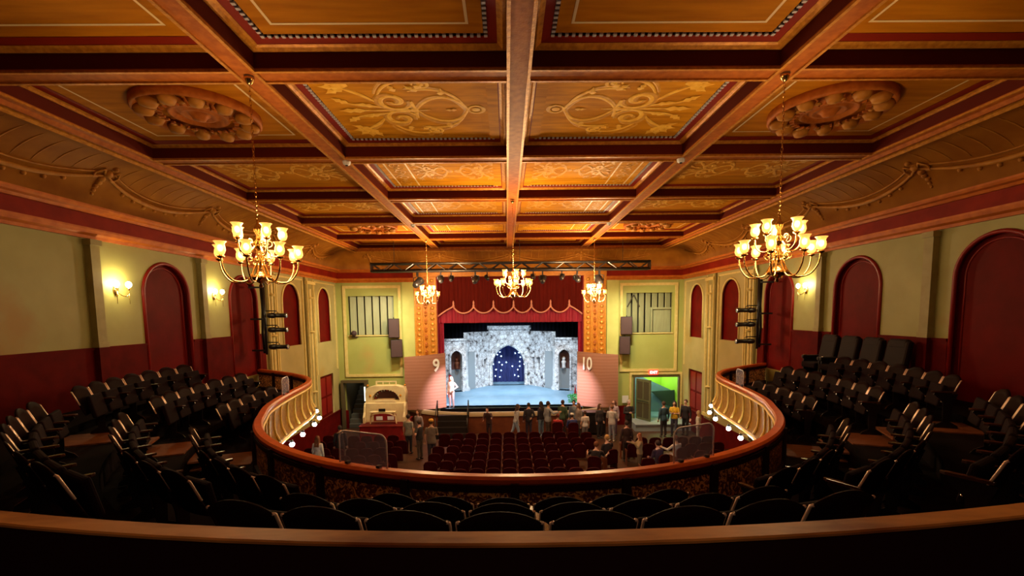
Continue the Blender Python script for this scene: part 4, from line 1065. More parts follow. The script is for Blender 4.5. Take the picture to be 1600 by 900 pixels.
for k, (s, y, lab) in enumerate(((-1, 10.62, 'two-bulb brass wall sconce on the left wall, nearer the camera, between pilaster and first arch'), (-1, 14.12, 'two-bulb brass wall sconce on the left wall between the first and second arches'), (1, 14.25, 'two-bulb brass wall sconce on the right wall, partly behind the near chandelier'))):
    o = sc0 if k == 0 else copy_tree(sc0)
    o.location = (s*(XW-.01), y, 6.72); o.rotation_euler = (0,0,0 if s < 0 else PI); o['label'] = lab; o['group'] = 'wall sconces'
    lamp('sconce_light', 'POINT', (s*(XW-.20), y, 6.90), SCONCE_W, (1,.80,.40), None, size=.08)
# small ceiling fittings on the beams
for (x, y, lab) in ((-3.5, 9.74, 'left, nearer'), (3.46, 9.74, 'right, nearer'), (-3.5, 16.43, 'left, farther'), (3.46, 16.43, 'right, farther')):
    d = thing('ceiling_detector', 'small white round fitting under a ceiling beam crossing, %s of the four' % lab, 'smoke detector', (x, y, 9.275), group='white fittings on the ceiling beams')
    obj('housing', MB().lathe([(.02,-.08),(.07,-.06),(.085,-.01),(.085,0)], seg=14), WHITE, d, True); obj('grille', MB().lathe([(.001,-.095),(.03,-.09),(.03,-.075)], seg=10), BLKP, d, True)

# ================================================================== TRUSS, BOOMS, SPEAKERS
TY = 20.9
t = thing('lighting_truss', 'long black box truss hung across the hall in front of the proscenium', 'truss', (0,0,0))
for dy in (-.17, .17):
    for z in (8.06, 8.40): obj('chord', MB().tube([(-6.32, TY+dy, z), (6.32, TY+dy, z)], .045, 8), BLKM, t, True)
mb = MB(); n = 26
for k in range(n):
    x0 = -6.3+12.6*k/n; x1 = -6.3+12.6*(k+1)/n
    for dy in (-.17, .17):
        a, b = ((x0, 8.06), (x1, 8.40)) if k % 2 else ((x0, 8.40), (x1, 8.06))
        mb.tube([(a[0], TY+dy, a[1]), (b[0], TY+dy, b[1])], .024, 5)
    mb.tube([(x0, TY-.17, 8.06), (x0, TY+.17, 8.06)], .014, 5); mb.tube([(x0, TY-.17, 8.4), (x0, TY+.17, 8.4)], .014, 5)
obj('lacing', mb, BLKM, t)
obj('cable_run', MB().b2(-6.25, 6.25, TY-.12, TY+.12, 8.03, 8.15), BLKP, t)
for x in (-6.32, 6.32): obj('end_plate', MB().box((x, TY, 8.23), (.03, .42, .42)), BLKM, t)
for x in (-5.3, 0.4, 5.1): obj('hanging_wire', MB().tube([(x, TY, 8.4), (x, TY, 9.45)], .012, 5), BLKM, t)
def par(name='stage_spotlight'):
    t = thing(name, 'x', 'stage light')
    obj('hook_clamp', MB().box((0,0,-.02), (.06,.06,.14)), BLKM, t)
    obj('yoke', MB().tube([(-.15,0,-.32),(-.16,0,-.14),(0,0,-.10),(.16,0,-.14),(.15,0,-.32)], .014, 6), BLKM, t, True)
    M = Matrix.Translation((0,0,-.32)) @ Matrix.Rotation(R(-60), 4, 'X')
    h = obj('lamp_body', MB().lathe([(.05,-.20),(.09,-.19),(.125,-.08),(.13,.16),(.145,.18),(.145,.20)], seg=16, M=Matrix.Rotation(R(-60),4,'X')), BLKM, t, True, (0,0,-.32))
    obj('lens', MB().lathe([(.001,.17),(.08,.165),(.128,.15)], seg=16, M=Matrix.Rotation(R(-60),4,'X')), CHROME, t, True, (0,0,-.32))
    return t
p0 = par(); usedp = False
for k, (x, big, lab) in enumerate(((-4.30,1.5,'at the left end, above the far left chandelier'), (-3.18,1.1,'right of the far left chandelier'), (-2.75,.9,'third from the left end'), (-1.62,1.2,'left of the centre chandelier'), (-1.1,.8,'next to the centre chandelier on its left'),
        (1.0,.8,'next to the centre chandelier on its right'), (1.45,1.2,'right of the centre chandelier'), (2.3,.9,'fourth from the right end'), (3.05,1.1,'left of the far right chandelier'), (4.0,1.5,'at the right end, above the far right chandelier'))):
    o = p0 if k == 0 else copy_tree(p0)
    o.location = (x, TY-.17 if k % 2 else TY+.17, 7.965); o.scale = (big*.9,)*3; o.rotation_euler = (0,0,R((k*37) % 50-25)); o['label'] = 'black stage lamp under the truss, '+lab; o['group'] = 'stage lamps under the truss'
for x, tx in ((-5.6, -8.6), (-5.2, -6.0), (5.2, 6.0), (5.6, 8.6)):
    lamp('added_wall_fill', 'SPOT', (x, TY-.1, 7.75), 420, (1,.92,.62), size=.1, target=(tx*1.02, YF, 3.6), spot=95, blend=.8)  # added spots without fixtures, only to brighten the front wall
# side booms
def profile_light(t_loc, rz, lab, s):
    t = thing('profile_spotlight', lab, 'stage light', t_loc, rz, group='long profile lights on the side booms')
    # barrel along +X
    M = Matrix.Rotation(PI/2, 4, 'Y')
    obj('barrel', MB().lathe([(.06,-.30),(.085,-.26),(.10,-.10),(.075,-.04),(.075,.28),(.09,.30),(.09,.36)], seg=14, M=M), BLKM, t, 2)
    obj('lens', MB().lathe([(.001,.365),(.07,.36),(.085,.345)], seg=14, M=M), CHROME, t, True)
    obj('yoke', MB().tube([(0,-.11,0),(0,-.12,.10),(0,0,.16),(0,.12,.10),(0,.11,0)], .012, 5), BLKM, t, True)
    obj('side_arm', MB().tube([(0,0,.16),(-.05,0,.16),(-.40,0,.16)], .02, 6), BLKM, t, True)
for s in (-1, 1):
    sd = names[s]
    b = thing('lighting_boom', 'black vertical lighting pipe with clamps beside the %s wall below the near chandelier' % sd, 'lighting pipe', (s*8.68, 16.0, 0))
    obj('pipe', MB().tube([(0,0,4.75),(0,0,7.25)], .045, 8), BLKM, b, True)
    obj('cable_loom', MB().tube([(s*.09,.03,4.8),(s*.12,.02,5.5),(s*.08,.03,6.3),(s*.10,.02,7.2)], .045, 6), BLKP, b, True)
    for z in (4.9, 6.0, 7.1): obj('wall_bracket', MB().b2(0 if s > 0 else -.50, .50 if s > 0 else 0, -.03, .03, z-.03, z+.03), BLKM, b)
    for k, z in enumerate((6.12, 5.62, 5.02)):
        profile_light((s*(8.68-.40), 16.0, z), 0 if s < 0 else PI, 'black profile lamp on the %s lighting pipe, %s of three' % (sd, ('topmost','middle','lowest')[k]), s)
# loudspeakers
for s, x, z, w, h, lab in ((-1, -6.14, 5.40, .56, 1.0, 'upper dark loudspeaker on the green wall left of the stage'), (-1, -6.03, 4.34, .60, .92, 'lower dark loudspeaker on the green wall left of the stage'),
                           (1, 6.08, 5.40, .60, .94, 'upper dark loudspeaker on the green wall right of the stage'), (1, 6.0, 4.36, .56, .94, 'lower dark loudspeaker on the green wall right of the stage')):
    t = thing('wall_loudspeaker', lab, 'loudspeaker', (x, YF-.36, z), rz=R(s*-14), group='loudspeakers beside the stage')
    obj('cabinet', MB().b2(-w/2, w/2, -.2, .2, -h/2, h/2), BLKP, t, bevel=.02)
    obj('front_grille', MB().b2(-w/2+.03, w/2-.03, -.215, -.2, -h/2+.03, h/2-.03), SPKR, t)
    obj('wall_bracket', MB().b2(-.05, .05, .2, .34, -.05, .05), BLKM, t)
    obj('top_bracket', MB().tube([(0,0,h/2),(0,0,h/2+.06)], .03, 6), BLKM, t)

# ================================================================== ORGAN
tag(obj('organ_lift_platform', MB().b2(-7.35, -5.25, 21.4, 23.4, 0, .80).b2(-7.38, -5.22, 21.37, 23.43, .76, .80), PLIN, None, bevel=.01), 'dark red boxed platform carrying the white organ console', 'platform')
t = thing('organ_console', 'ivory horseshoe theatre organ console with red keydesk recess and a framed top stand', 'organ', (-6.30, 22.25, .80))
obj('lower_case', MB().b2(-.92,.92,-.10,.75,0,.95), ORGI, t, bevel=.02)
obj('upper_case', curve_plate([[(-.98,.85),(.98,.85),(1.0,1.42),(.92,1.68),(.55,1.78),(-.55,1.78),(-.92,1.68),(-1.0,1.42)], [(.68*cos(PI*i/16), 1.06+.54*sin(PI*i/16)) for i in range(17)]], .5, XZ(.32)), ORGI, t)
obj('stop_recess', MB().b2(-.7,.7,.50,.56,.95,1.65), ORGD, t)
mb = MB()
for k in range(3): mb.b2(-.50+.03*k, .50-.03*k, .02+.10*k, .12+.10*k, .97+.05*k, 1.02+.05*k)
obj('keyboard', mb, STGE, t)
for k in range(13):
    a = PI*(k+.5)/13; 
    obj('stop_tab', MB().box((.58*cos(a), .40, 1.08+.44*sin(a)), (.045,.03,.07), ry=PI/2-a), WHITE if k % 3 else REDO, t)
obj('music_stand', curve_plate([rect(-.52,.52,0,.22), rect(-.46,-.18,.05,.16), rect(-.14,.14,.05,.16), rect(.18,.46,.05,.16)], .04, XZ(.3) @ Matrix.Translation((0,1.78,0))), ORGI, t)
for s in (-1, 1):
    obj('scrolled_cheek', MB().prism([(-.35,.0),(.20,.0),(.20,.95),(-.02,.95),(-.12,.80),(-.2,.5),(-.35,.30)], s*.98-.05, s*.98+.05, Matrix(((0,0,1,0),(1,0,0,0),(0,1,0,0),(0,0,0,1)))), ORGI, t)
    obj('finial', MB().ball((s*.93,.3,1.78), .06, seg=10, rings=6), GOLD, t, True)
    obj('gold_ornament', MB().ball((s*.75,.06,1.3), .06, sy=.4, seg=8, rings=5), GOLDM, t, True)
    obj('swell_pedal', MB().b2(s*.28-.16,s*.28+.16,-.14,-.10,.12,.30), WHITE, t)
obj('pedal_recess', MB().b2(-.55,.55,-.13,-.10,.08,.42), PLIN, t)
t = thing('organ_bench', 'ivory arched organ bench in front of the console', 'bench', (-6.30, 21.78, .805))
obj('seat_board', MB().b2(-.62,.62,-.15,.15,.56,.62), ORGI, t, bevel=.02)
for s in (-1, 1): obj('leg', MB().tube(catmull([(s*.64,0,0),(s*.60,0,.22),(s*.58,0,.42),(s*.48,0,.56)], 3), .04, 8), ORGI, t, True)
obj('name_board', MB().b2(-.16,.16,-.17,-.14,.64,.78), BLKP, t); obj('curved_apron', MB().tube([(-.60,-.1,.40),(-.35,-.12,.52),(0,-.12,.56),(.35,-.12,.52),(.60,-.1,.40)], .03, 6), ORGI, t, True)

# stage access steps and dark equipment in front of the stage
t = thing('stage_steps', 'dark steps with black rail posts up to the stage at its left front', 'steps', (-3.0, 22.3, 0))
for k in range(4): obj('tread', MB().b2(-.75, .75, -.55+.25*k, -.28+.25*k, 0, .25*(k+1)), BLKP, t)
for s in (-1, 1):
    obj('newel_post', MB().tube([(s*.78,-.5,0),(s*.78,-.5,1.05)], .03, 7), BLKM, t, True); obj('newel_post', MB().tube([(s*.78,.35,.9),(s*.78,.35,1.75)], .03, 7), BLKM, t, True)
    obj('handrail', MB().tube([(s*.78,-.5,1.05),(s*.78,.35,1.75)], .025, 7), BLKM, t, True)
t = thing('equipment_case', 'black boxy equipment case standing before the stage right of centre', 'case', (4.1, 22.42, 0))
obj('case_body', MB().b2(-.55,.55,-.3,.3,.08,1.05), BLKP, t, bevel=.02); obj('case_lid', MB().b2(-.57,.57,-.32,.32,1.05,1.15), BLKM, t, bevel=.01)
for a in (-.45,.45): obj('castor', MB().lathe([(.04,-.02),(.04,.02)], (a,-.22,.04), 10, M=Matrix.Rotation(PI/2,4,'Y')), BLKM, t)

# ================================================================== MAIN FLOOR SEATS
def floor_seat():
    t = thing('upholstered_seat', 'x', 'theatre seat')     # faces +Y
    vs = []
    obj('backrest', MB().prism([(-.24,.36),(.24,.36),(.245,.80),(.19,.89),(.08,.92),(-.08,.92),(-.19,.89),(-.245,.80)], -.14, -.07, XZ(0)), REDS, t, bevel=.015)
    obj('tipped_cushion', MB().box((0,.02,.50), (.46,.09,.40), rx=R(10)), REDC, t, bevel=.03)
    obj('side_frame', MB().prism([(-.16,0),(.14,0),(.10,.06),(.06,.5),(.20,.60),(.18,.64),(-.14,.64),(-.10,.5),(-.12,.06)], -.275, -.25, Matrix(((0,0,1,0),(1,0,0,0),(0,1,0,0),(0,0,0,1)))), STGW, t)
    return t
fs0 = floor_seat(); fu = False
for blk, x0, n, dirx in (('centre block', -2.98, 12, 0), ('left block', -8.0, 7, 0), ('right block', 4.75, 7, 0)):
    for r in range(8):
        y = 19.6-.92*r
        if blk == 'left block': y -= .3
        if blk == 'right block': y -= 1.2
        if y < 13.2: continue
        for c in range(n):
            if blk == 'right block' and (r, c) in (): continue
            o = fs0 if not fu else copy_tree(fs0); fu = True
            x = x0+c*.56
            if blk != 'centre block': y2 = y+.015*(c-3)**2*(1)
            else: y2 = y-.012*(c-5.5)**2*.5
            o.location = (x, y2, 0); o['label'] = 'red main floor seat, %s, %s row from stage, %s from left end' % (blk, words(r+1), words(c+1)); o['group'] = 'red seats on the main floor'
# ================================================================== PEOPLE
SKIN = [mat('skin_light', (.62,.36,.26), .55), mat('skin_mid', (.46,.25,.16), .55), mat('skin_pink', (.72,.42,.34), .55)]
EYE = mat('eye_dark', (.02,.015,.015), .3); LIP = mat('lips', (.45,.14,.12), .5)
def cloth(name, c): return mat('cloth_'+name, c, .8, col2=tuple(q*.75 for q in c), scale=9)
def capsule(mb, a, b, ra, rb, seg=10, sq=1):
    a = Vector(a); b = Vector(b); d = b-a
    if d.length < 1e-5: return mb.ball(a, ra)
    n = 6
    mb.tube([a+d*(i/n) for i in range(n+1)], [ra+(rb-ra)*i/n for i in range(n+1)], seg); mb.ball(a, ra, seg=seg, rings=6); mb.ball(b, rb, seg=seg, rings=6); return mb
def torso(mb, P, infl=0, low=True):
    """elliptical rings from the hips to the neck"""
    hip, waist, chest, sh, neck = P
    rings = [(hip+Vector((0,0,-.06)), .155, .105), (hip+Vector((0,0,.03)), .165, .115), (waist, .135, .095), (chest, .165, .115), (sh, .16, .095), (sh+(neck-sh)*.55, .085, .07), (neck, .055, .055)]
    seg = 16; vs = []
    for c, rx, ry in rings:
        for k in range(seg):
            a = 2*PI*k/seg; vs.append((c.x+(rx+infl)*cos(a), c.y+(ry+infl)*sin(a), c.z))
    fs = [(i*seg+k, i*seg+(k+1)%seg, (i+1)*seg+(k+1)%seg, (i+1)*seg+k) for i in range(len(rings)-1) for k in range(seg)]
    fs += [tuple(range(seg-1,-1,-1)), tuple((len(rings)-1)*seg+k for k in range(seg))]
    mb.add(vs, fs)
def hand(mb, w, d, side, curl=.35):
    d = Vector(d).normalized(); sd = d.cross(Vector((0,1,.05))).normalized()
    if sd.length < .5: sd = Vector((1,0,0))
    nn = sd.cross(d).normalized(); w = Vector(w)
    for o in (-.022, 0, .022): capsule(mb, w+sd*o*.7, w+d*.075+sd*o, .016, .015, 7)
    for k, L in enumerate((.062,.072,.068,.052)):
        b = w+d*.075+sd*(-.030+.020*k); m_ = b+(d*(1-curl*.4)+nn*curl*.5).normalized()*L*.55; e = m_+(d*(1-curl)+nn*curl).normalized()*L*.45
        mb.tube([b, m_, e], [.0092,.0085,.007], 6)
    b = w+d*.03-sd*.028; m_ = b+(d*.7-sd*.75).normalized()*.035; e = m_+(d+nn*.3).normalized()*.03
    mb.tube([b, m_, e], [.011,.010,.008], 6)
def person(lab, x, y, z, face, h=1.68, top=(.5,.5,.5), legs=(.1,.1,.15), hair=(.05,.03,.02), skin=0, long=False, sleeves='long', pose='stand', shoes=(.05,.05,.05), lean=0, cap=None, girl=False, hands=None, extra=None, name='person'):
    t = thing(name, lab, 'person', (x, y, z), rz=R(face), group='people in the hall')   # faces +Y at rz 0
    k = h/1.72; t.scale = (k, k, k)
    V = Vector; sit = pose == 'sit'
    hipz = .50 if sit else .93; ly = lean
    hip = V((0,0,hipz)); waist = V((0,.01+ly*.15,hipz+.17)); chest = V((0,.01+ly*.33,hipz+.36)); sh = V((0,ly*.48,hipz+.51)); neck = V((0,.01+ly*.58,hipz+.60))
    headc = neck+V((0,.02+ly*.06,.135))
    P = (hip, waist, chest, sh, neck)
    sw = .165 if girl else .185
    S_ = {s: sh+V((s*sw,0,-.03)) for s in (-1,1)}
    if hands is None: hands = {'stand': ('down','down'), 'sit': ('lap','lap')}.get(pose, ('down','down'))
    arms = {}
    for s, hd in ((-1, hands[0]), (1, hands[1])):
        o = S_[s]
        if hd == 'down': e = o+V((s*.06,-.03,-.28)); w = e+V((s*.01,.06,-.25))
        elif hd == 'lap': e = o+V((s*.06,.06,-.27)); w = e+V((-s*.08,.22,-.04))
        elif hd == 'cross': e = o+V((s*.07,.07,-.25)); w = e+V((-s*.20,.14,.03))
        elif hd == 'out': e = o+V((s*.14,.14,-.18)); w = e+V((s*.06,.24,.04))
        elif hd == 'side': e = o+V((s*.22,.04,-.14)); w = e+V((s*.10,.20,.06))
        elif hd == 'up': e = o+V((s*.12,.12,-.18)); w = e+V((-s*.04,.14,.20))
        elif hd == 'hip': e = o+V((s*.17,-.06,-.22)); w = e+V((-s*.13,.14,-.12))
        elif hd == 'behind': e = o+V((s*.09,-.10,-.25)); w = e+V((-s*.14,-.06,-.12))
        arms[s] = (o, e, w)
    L = {}
    for s in (-1, 1):
        a = hip+V((s*.085,0,-.03))
        if sit: kn = a+V((s*.03,.42,.02)); an = kn+V((0,.02,-.43))
        elif pose == 'walk': kn = a+V((s*.01,s*.12,-.41)); an = kn+V((0,s*.10-.10,-.40)); an.z = .08
        elif pose == 'crouch': kn = a+V((s*.06,.36,-.02)); an = kn+V((0,-.12,-.40))
        else: kn = a+V((s*.01,.015,-.42)); an = V((a.x+s*.02,-.01,.08))
        L[s] = (a, kn, an)
    # body: one continuous surface
    mb = MB(); torso(mb, P)
    capsule(mb, neck-V((0,0,.04)), headc-V((0,0,.04)), .052, .055)
    mb.ball(headc, .088, sx=.90, sy=1.06, sz=1.25, seg=16, rings=10); mb.ball(headc+V((0,.035,-.06)), .052, sz=.9, seg=10, rings=6)
    mb.ball(headc+V((0,.098,-.012)), .017, sz=1.5, seg=8, rings=5)
    for s in (-1, 1): mb.ball(headc+V((s*.081,-.005,-.005)), .020, sx=.5, sz=1.5, seg=8, rings=5)
    for s in (-1, 1):
        o, e, w = arms[s]; capsule(mb, o, e, .050, .038); capsule(mb, e, w, .038, .025)
        a, kn, an = L[s]; capsule(mb, a, kn, .082, .054); capsule(mb, kn, an, .054, .036); capsule(mb, an-V((0,.03,.04)), an+V((0,.13,-.05)), .035, .028)
    me = remesh(mb, .018)
    hm = MB()
    for s in (-1, 1):
        o, e, w = arms[s]; hand(hm, w, (w-e).normalized(), s)
    nb = len(me.polygons)
    bm = bmesh.new(); bm.from_mesh(me); m2 = bpy.data.meshes.new('h'); m2.from_pydata(hm.v, [], hm.f); bm.from_mesh(m2)
    e1 = len(bm.faces)
    fm = MB()
    for s in (-1, 1): fm.ball(headc+V((s*.034,.085,.012)), .011, seg=8, rings=5)
    m3 = bpy.data.meshes.new('e'); m3.from_pydata(fm.v, [], fm.f); bm.from_mesh(m3); e2 = len(bm.faces)
    fm = MB().ball(headc+V((0,.092,-.055)), .024, sy=.35, sz=.35, seg=8, rings=5)
    m4 = bpy.data.meshes.new('l'); m4.from_pydata(fm.v, [], fm.f); bm.from_mesh(m4)
    bm.to_mesh(me); bm.free(); me.materials.clear()
    for q in (SKIN[skin], EYE, LIP): me.materials.append(q)
    for i, p in enumerate(me.polygons): p.material_index = 0 if i < e1 else 1 if i < e2 else 2
    body = obj('body', me, SKIN[skin], t, True)
    # clothing
    mb = MB(); torso(mb, (hip+V((0,0,-.05 if not girl else 0)), waist, chest, sh, neck-V((0,0,.035))), .020)
    for s in (-1, 1):
        o, e, w = arms[s]
        capsule(mb, o, e if sleeves != 'short' else o+(e-o)*.6, .066, .054)
        if sleeves == 'long': capsule(mb, e, e+(w-e)*.92, .052, .038)
    nm = 'jacket' if extra == 'jacket' else 'shirt'
    obj(nm, remesh(mb, .018), cloth('top_%d_%d_%d' % tuple(int(c*99) for c in top), top), t, True)
    mb = MB(); mb.ball(hip+V((0,0,-.02)), .155, sx=1.12, sy=.86, sz=.85, seg=14, rings=8)
    for s in (-1, 1):
        a, kn, an = L[s]; capsule(mb, a, kn, .098, .070); capsule(mb, kn, an+V((0,0,.03)), .068, .056)
    obj('trousers', remesh(mb, .02), cloth('leg_%d_%d_%d' % tuple(int(c*99) for c in legs), legs), t, True)
    for s in (-1, 1):
        a, kn, an = L[s]
        obj('shoe', MB().ball(an+V((0,.045,-.042)), .052, sy=2.5, sz=.75, seg=12, rings=8), cloth('shoe_%d' % int(shoes[0]*99), shoes), t, True)
    hc = cloth('hair_%d_%d' % (int(hair[0]*99), int(hair[1]*99)), hair)
    mb = MB(); mb.ball(headc+V((0,-.022,.028)), .098, sx=.97, sy=1.02, sz=1.12, seg=14, rings=9)
    if long:
        for xx in (-.06,-.02,.02,.06): capsule(mb, headc+V((xx,-.05,0)), sh+V((xx*1.3,-.10,-.10)), .050, .035)
        for s in (-1, 1): capsule(mb, headc+V((s*.08,.0,.0)), sh+V((s*.10,.02,-.04)), .030, .022)
    obj('hair', remesh(mb, .016), hc, t, True)
    if cap: 
        c = obj('cap', MB().lathe([(.100,0),(.100,.05),(.08,.09),(.001,.11)], headc+V((0,-.015,.04)), 16), cloth('cap_%d_%d' % (int(cap[0]*99), int(cap[1]*99)), cap), t, True)
        obj('peak', MB().prism([(-.07,.08),(.07,.08),(.06,.16),(-.06,.16)], .03, .045, Matrix.Translation(headc)), cloth('cap_%d_%d' % (int(cap[0]*99), int(cap[1]*99)), cap), c)
    return t
PEOPLE = [
 dict(lab='person in a grey-green shirt seen from behind, standing nearest the organ platform', x=-4.60, y=19.6, face=-20, top=(.34,.36,.32), legs=(.04,.04,.05), hair=(.05,.025,.02), sleeves='short'),
 dict(lab='person with pink face and pale grey sleeves, facing the camera near the organ', x=-4.35, y=20.6, face=150, top=(.34,.28,.32), legs=(.05,.04,.06), hair=(.10,.04,.02), skin=2, long=True, girl=True),
 dict(lab='person in a black top with bare arms, between two others in the left aisle', x=-3.95, y=18.75, face=60, h=1.62, top=(.03,.025,.03), legs=(.14,.11,.09), hair=(.06,.03,.02), skin=2, sleeves='short', hands=('hip','lap'), girl=True),
 dict(lab='broad person in a brown-grey t-shirt and orange cap in the left aisle', x=-3.35, y=18.15, face=10, h=1.78, top=(.20,.15,.12), legs=(.05,.035,.05), hair=(.12,.06,.03), cap=(.85,.45,.06), sleeves='short', hands=('down','lap')),
 dict(lab='performer in a white and pink costume standing at the left front of the lit stage', x=-3.22, y=24.0, z=1.10, face=160, h=1.62, top=(.88,.74,.76), legs=(.72,.50,.56), hair=(.85,.74,.62), skin=2, hands=('hip','down'), girl=True, long=True, shoes=(.08,.07,.08)),
 dict(lab='dark haired person bending forward at the stage edge, left of the middle group', x=-1.15, y=21.9, face=160, h=1.5, top=(.07,.03,.03), legs=(.04,.02,.03), hair=(.05,.02,.02), skin=2, lean=.35, hands=('out','lap')),
 dict(lab='person in a long grey-white top and light blue jeans leaning forward before the stage', x=.15, y=21.5, face=-80, top=(.46,.46,.50), legs=(.32,.42,.62), hair=(.06,.03,.03), lean=.15, long=True, girl=True, pose='walk', shoes=(.6,.6,.6)),
 dict(lab='person in black top and dark trousers, back to camera, centre of the stage group', x=.80, y=21.9, face=5, h=1.66, top=(.02,.018,.03), legs=(.045,.03,.06), hair=(.03,.02,.02), hands=('down','behind')),
 dict(lab='person in black with blue jeans and white shoes, beside the centre of the group', x=1.42, y=22.0, face=40, h=1.7, top=(.025,.02,.035), legs=(.20,.32,.45), hair=(.03,.02,.02), long=True, girl=True, shoes=(.75,.75,.72)),
 dict(lab='tall dark haired person in a grey shirt, holding out a hand before the stage', x=1.72, y=21.6, face=-60, h=1.78, top=(.32,.34,.40), legs=(.09,.06,.05), hair=(.04,.02,.02), hands=('down','side')),
 dict(lab='seated person in a bright red top and purple trousers before the stage', x=2.18, y=21.45, face=-10, pose='sit', h=1.6, top=(.52,.03,.04), legs=(.14,.07,.25), hair=(.20,.04,.03)),
 dict(lab='seated person in navy with a white cap, beside the red top', x=2.85, y=21.3, face=5, pose='sit', h=1.66, top=(.05,.06,.22), legs=(.08,.07,.16), hair=(.05,.03,.02), cap=(.82,.80,.80)),
 dict(lab='dark haired person in a dark green top standing behind the red seated one', x=2.50, y=22.15, face=-30, h=1.72, top=(.05,.09,.05), legs=(.06,.03,.03), hair=(.06,.02,.02), hands=('lap','down')),
 dict(lab='person in a taupe-grey jacket with brown hair left of the equipment case', x=3.22, y=21.7, face=120, h=1.66, top=(.30,.25,.25), legs=(.12,.10,.10), hair=(.16,.06,.04), long=True, girl=True, extra='jacket'),
 dict(lab='child in a white t-shirt with brown hair, back to the camera, standing among adults', x=3.42, y=21.0, face=10, h=1.42, top=(.76,.72,.76), legs=(.26,.24,.26), hair=(.08,.03,.02), sleeves='short', girl=True),
 dict(lab='person in slate blue-grey with black hair behind the child in white', x=3.10, y=22.42, face=160, h=1.66, top=(.20,.24,.32), legs=(.05,.05,.06), hair=(.02,.02,.03)),
 dict(lab='dark clothed person with brown hair in front of the black case', x=4.22, y=21.55, face=-150, h=1.64, top=(.05,.04,.05), legs=(.02,.02,.03), hair=(.10,.04,.03), long=True, girl=True),
 dict(lab='person in a whitish hooded top and pale jeans with clasped hands', x=4.70, y=21.05, face=-30, top=(.62,.60,.64), legs=(.34,.36,.48), hair=(.30,.14,.08), hands=('lap','lap'), shoes=(.85,.82,.75), skin=2),
 dict(lab='person in white and purple standing behind the pale hooded top', x=5.05, y=22.1, face=150, h=1.72, top=(.52,.40,.50), legs=(.12,.06,.12), hair=(.18,.07,.05), skin=2, long=True, girl=True),
 dict(lab='grey haired person in black with arms folded, left of the open doorway', x=5.72, y=21.9, face=-170, h=1.74, top=(.025,.02,.025), legs=(.05,.035,.04), hair=(.45,.38,.36), skin=2, hands=('cross','cross')),
 dict(lab='person in dark teal seen from behind at the right-hand platform', x=7.36, y=21.6, face=10, h=1.70, top=(.035,.09,.14), legs=(.04,.03,.04), hair=(.08,.04,.03)),
 dict(lab='woman in a yellow top with long black hair and crossed arms near the doorway', x=7.95, y=21.8, face=150, h=1.68, top=(.85,.50,.03), legs=(.09,.09,.16), hair=(.03,.02,.02), skin=0, long=True, girl=True, sleeves='short', hands=('cross','cross')),
 dict(lab='person in black tilting the head between the yellow top and the right wall', x=8.55, y=21.9, face=130, h=1.72, top=(.02,.012,.018), legs=(.02,.015,.02), hair=(.12,.04,.03), skin=2),
 dict(lab='blonde person in a white top standing behind the right clear shield', x=8.55, y=20.4, face=60, h=1.5, top=(.78,.72,.66), legs=(.55,.50,.48), hair=(.55,.38,.20), long=True, girl=True),
 dict(lab='brown haired person in black seated closest to the balcony rail, right of centre', x=2.98, y=16.2, face=-20, pose='sit', h=1.72, top=(.02,.018,.02), legs=(.03,.02,.02), hair=(.22,.07,.03), skin=2, sleeves='short', hands=('out','out'), lean=.2),
 dict(lab='blond person in black bending over beside the seats right of centre', x=3.62, y=17.0, face=25, pose='sit', h=1.78, top=(.02,.018,.02), legs=(.03,.02,.02), hair=(.62,.36,.14), skin=2, sleeves='short', hands=('lap','out'), lean=.1),
 dict(lab='woman with red-brown hair and a beige sweater reaching out an arm in the seats', x=4.72, y=16.6, face=80, pose='stand', h=1.52, top=(.45,.33,.20), legs=(.12,.08,.06), hair=(.35,.12,.06), skin=2, long=True, girl=True, hands=('up','out')),
 dict(lab='person in dark purple-black with pink face seated right of the beige sweater', x=5.35, y=16.3, face=25, pose='sit', h=1.72, top=(.06,.03,.08), legs=(.03,.02,.04), hair=(.05,.02,.02), skin=2, lean=.1),
 dict(lab='person in dark clothes standing in the right aisle behind the beige sweater', x=4.62, y=18.1, face=0, h=1.62, top=(.05,.02,.025), legs=(.04,.02,.02), hair=(.04,.02,.02), skin=2),
 dict(lab='person with white sleeves seated at the edge of the right clear shield', x=6.30, y=17.1, face=25, pose='sit', h=1.66, top=(.68,.62,.64), legs=(.3,.28,.34), hair=(.14,.05,.04), hands=('out','out')),
 dict(lab='woman in white with long brown hair, left of the left clear shield', x=-7.45, y=16.9, face=-5, h=1.50, top=(.85,.82,.78), legs=(.1,.08,.1), hair=(.22,.08,.03), long=True, girl=True),
 dict(lab='dark haired person in black beside the woman in white on the left', x=-7.0, y=18.0, face=10, h=1.62, top=(.02,.02,.025), legs=(.03,.02,.03), hair=(.04,.03,.03)),
]
fseats = [o for o in COL.objects if o.name.startswith('upholstered_seat')]
def drop(o):
    for c in list(o.children): bpy.data.objects.remove(c)
    bpy.data.objects.remove(o)
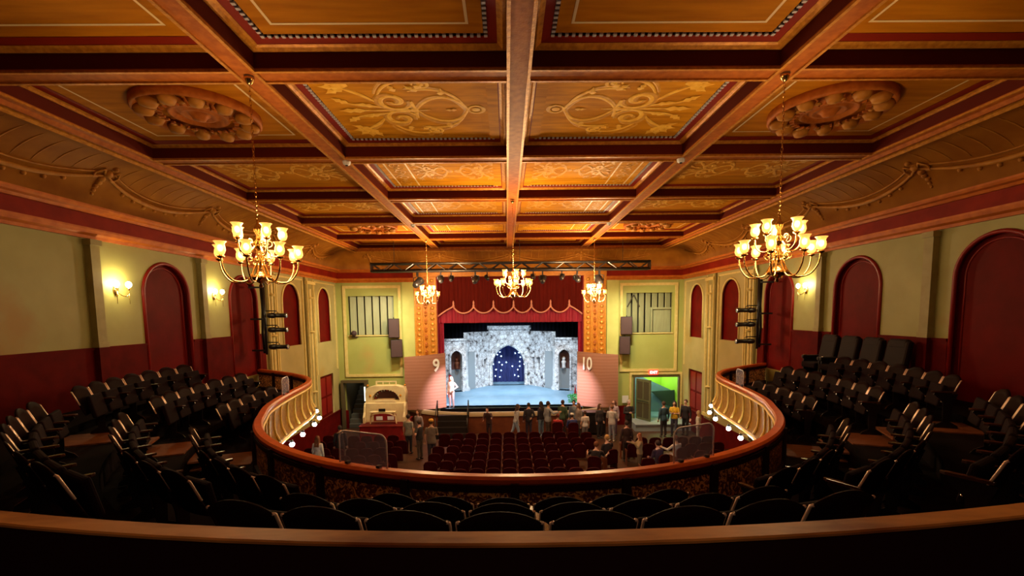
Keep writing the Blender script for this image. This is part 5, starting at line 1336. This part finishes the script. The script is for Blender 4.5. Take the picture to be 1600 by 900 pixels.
for p in PEOPLE:
    for o in list(fseats):
        dx, dy = abs(o.location.x-p['x']), o.location.y-p['y']
        if p.get('pose') == 'sit': hit = dx < .50 and -.62 < dy < .85
        else: hit = dx < .50 and abs(dy) < .42
        if hit: fseats.remove(o); drop(o)
    if p.get('pose') == 'sit':
        c = R(p['face'])
        t = thing('upholstered_seat', 'red seat folded down under the '+' '.join(p['lab'].replace('seated ', '').split()[:9]), 'theatre seat', (p['x']+.10*sin(c), p['y']-.10*cos(c), 0), rz=c, group='red seats in use')
        obj('backrest', MB().prism([(-.24,.36),(.24,.36),(.245,.80),(.19,.89),(.08,.92),(-.08,.92),(-.19,.89),(-.245,.80)], -.20, -.13, XZ(0)), REDS, t, bevel=.015)
        obj('cushion', MB().box((0,.12,.33), (.46,.44,.08)), REDC, t, bevel=.03)
        for s in (-1, 1): obj('side_frame', MB().b2(s*.235-.012, s*.235+.012, -.16, .26, 0, .58), STGW, t)
for p in PEOPLE:
    p.setdefault('z', 0); person(p.pop('lab'), p.pop('x'), p.pop('y'), p.pop('z'), p.pop('face'), **p)
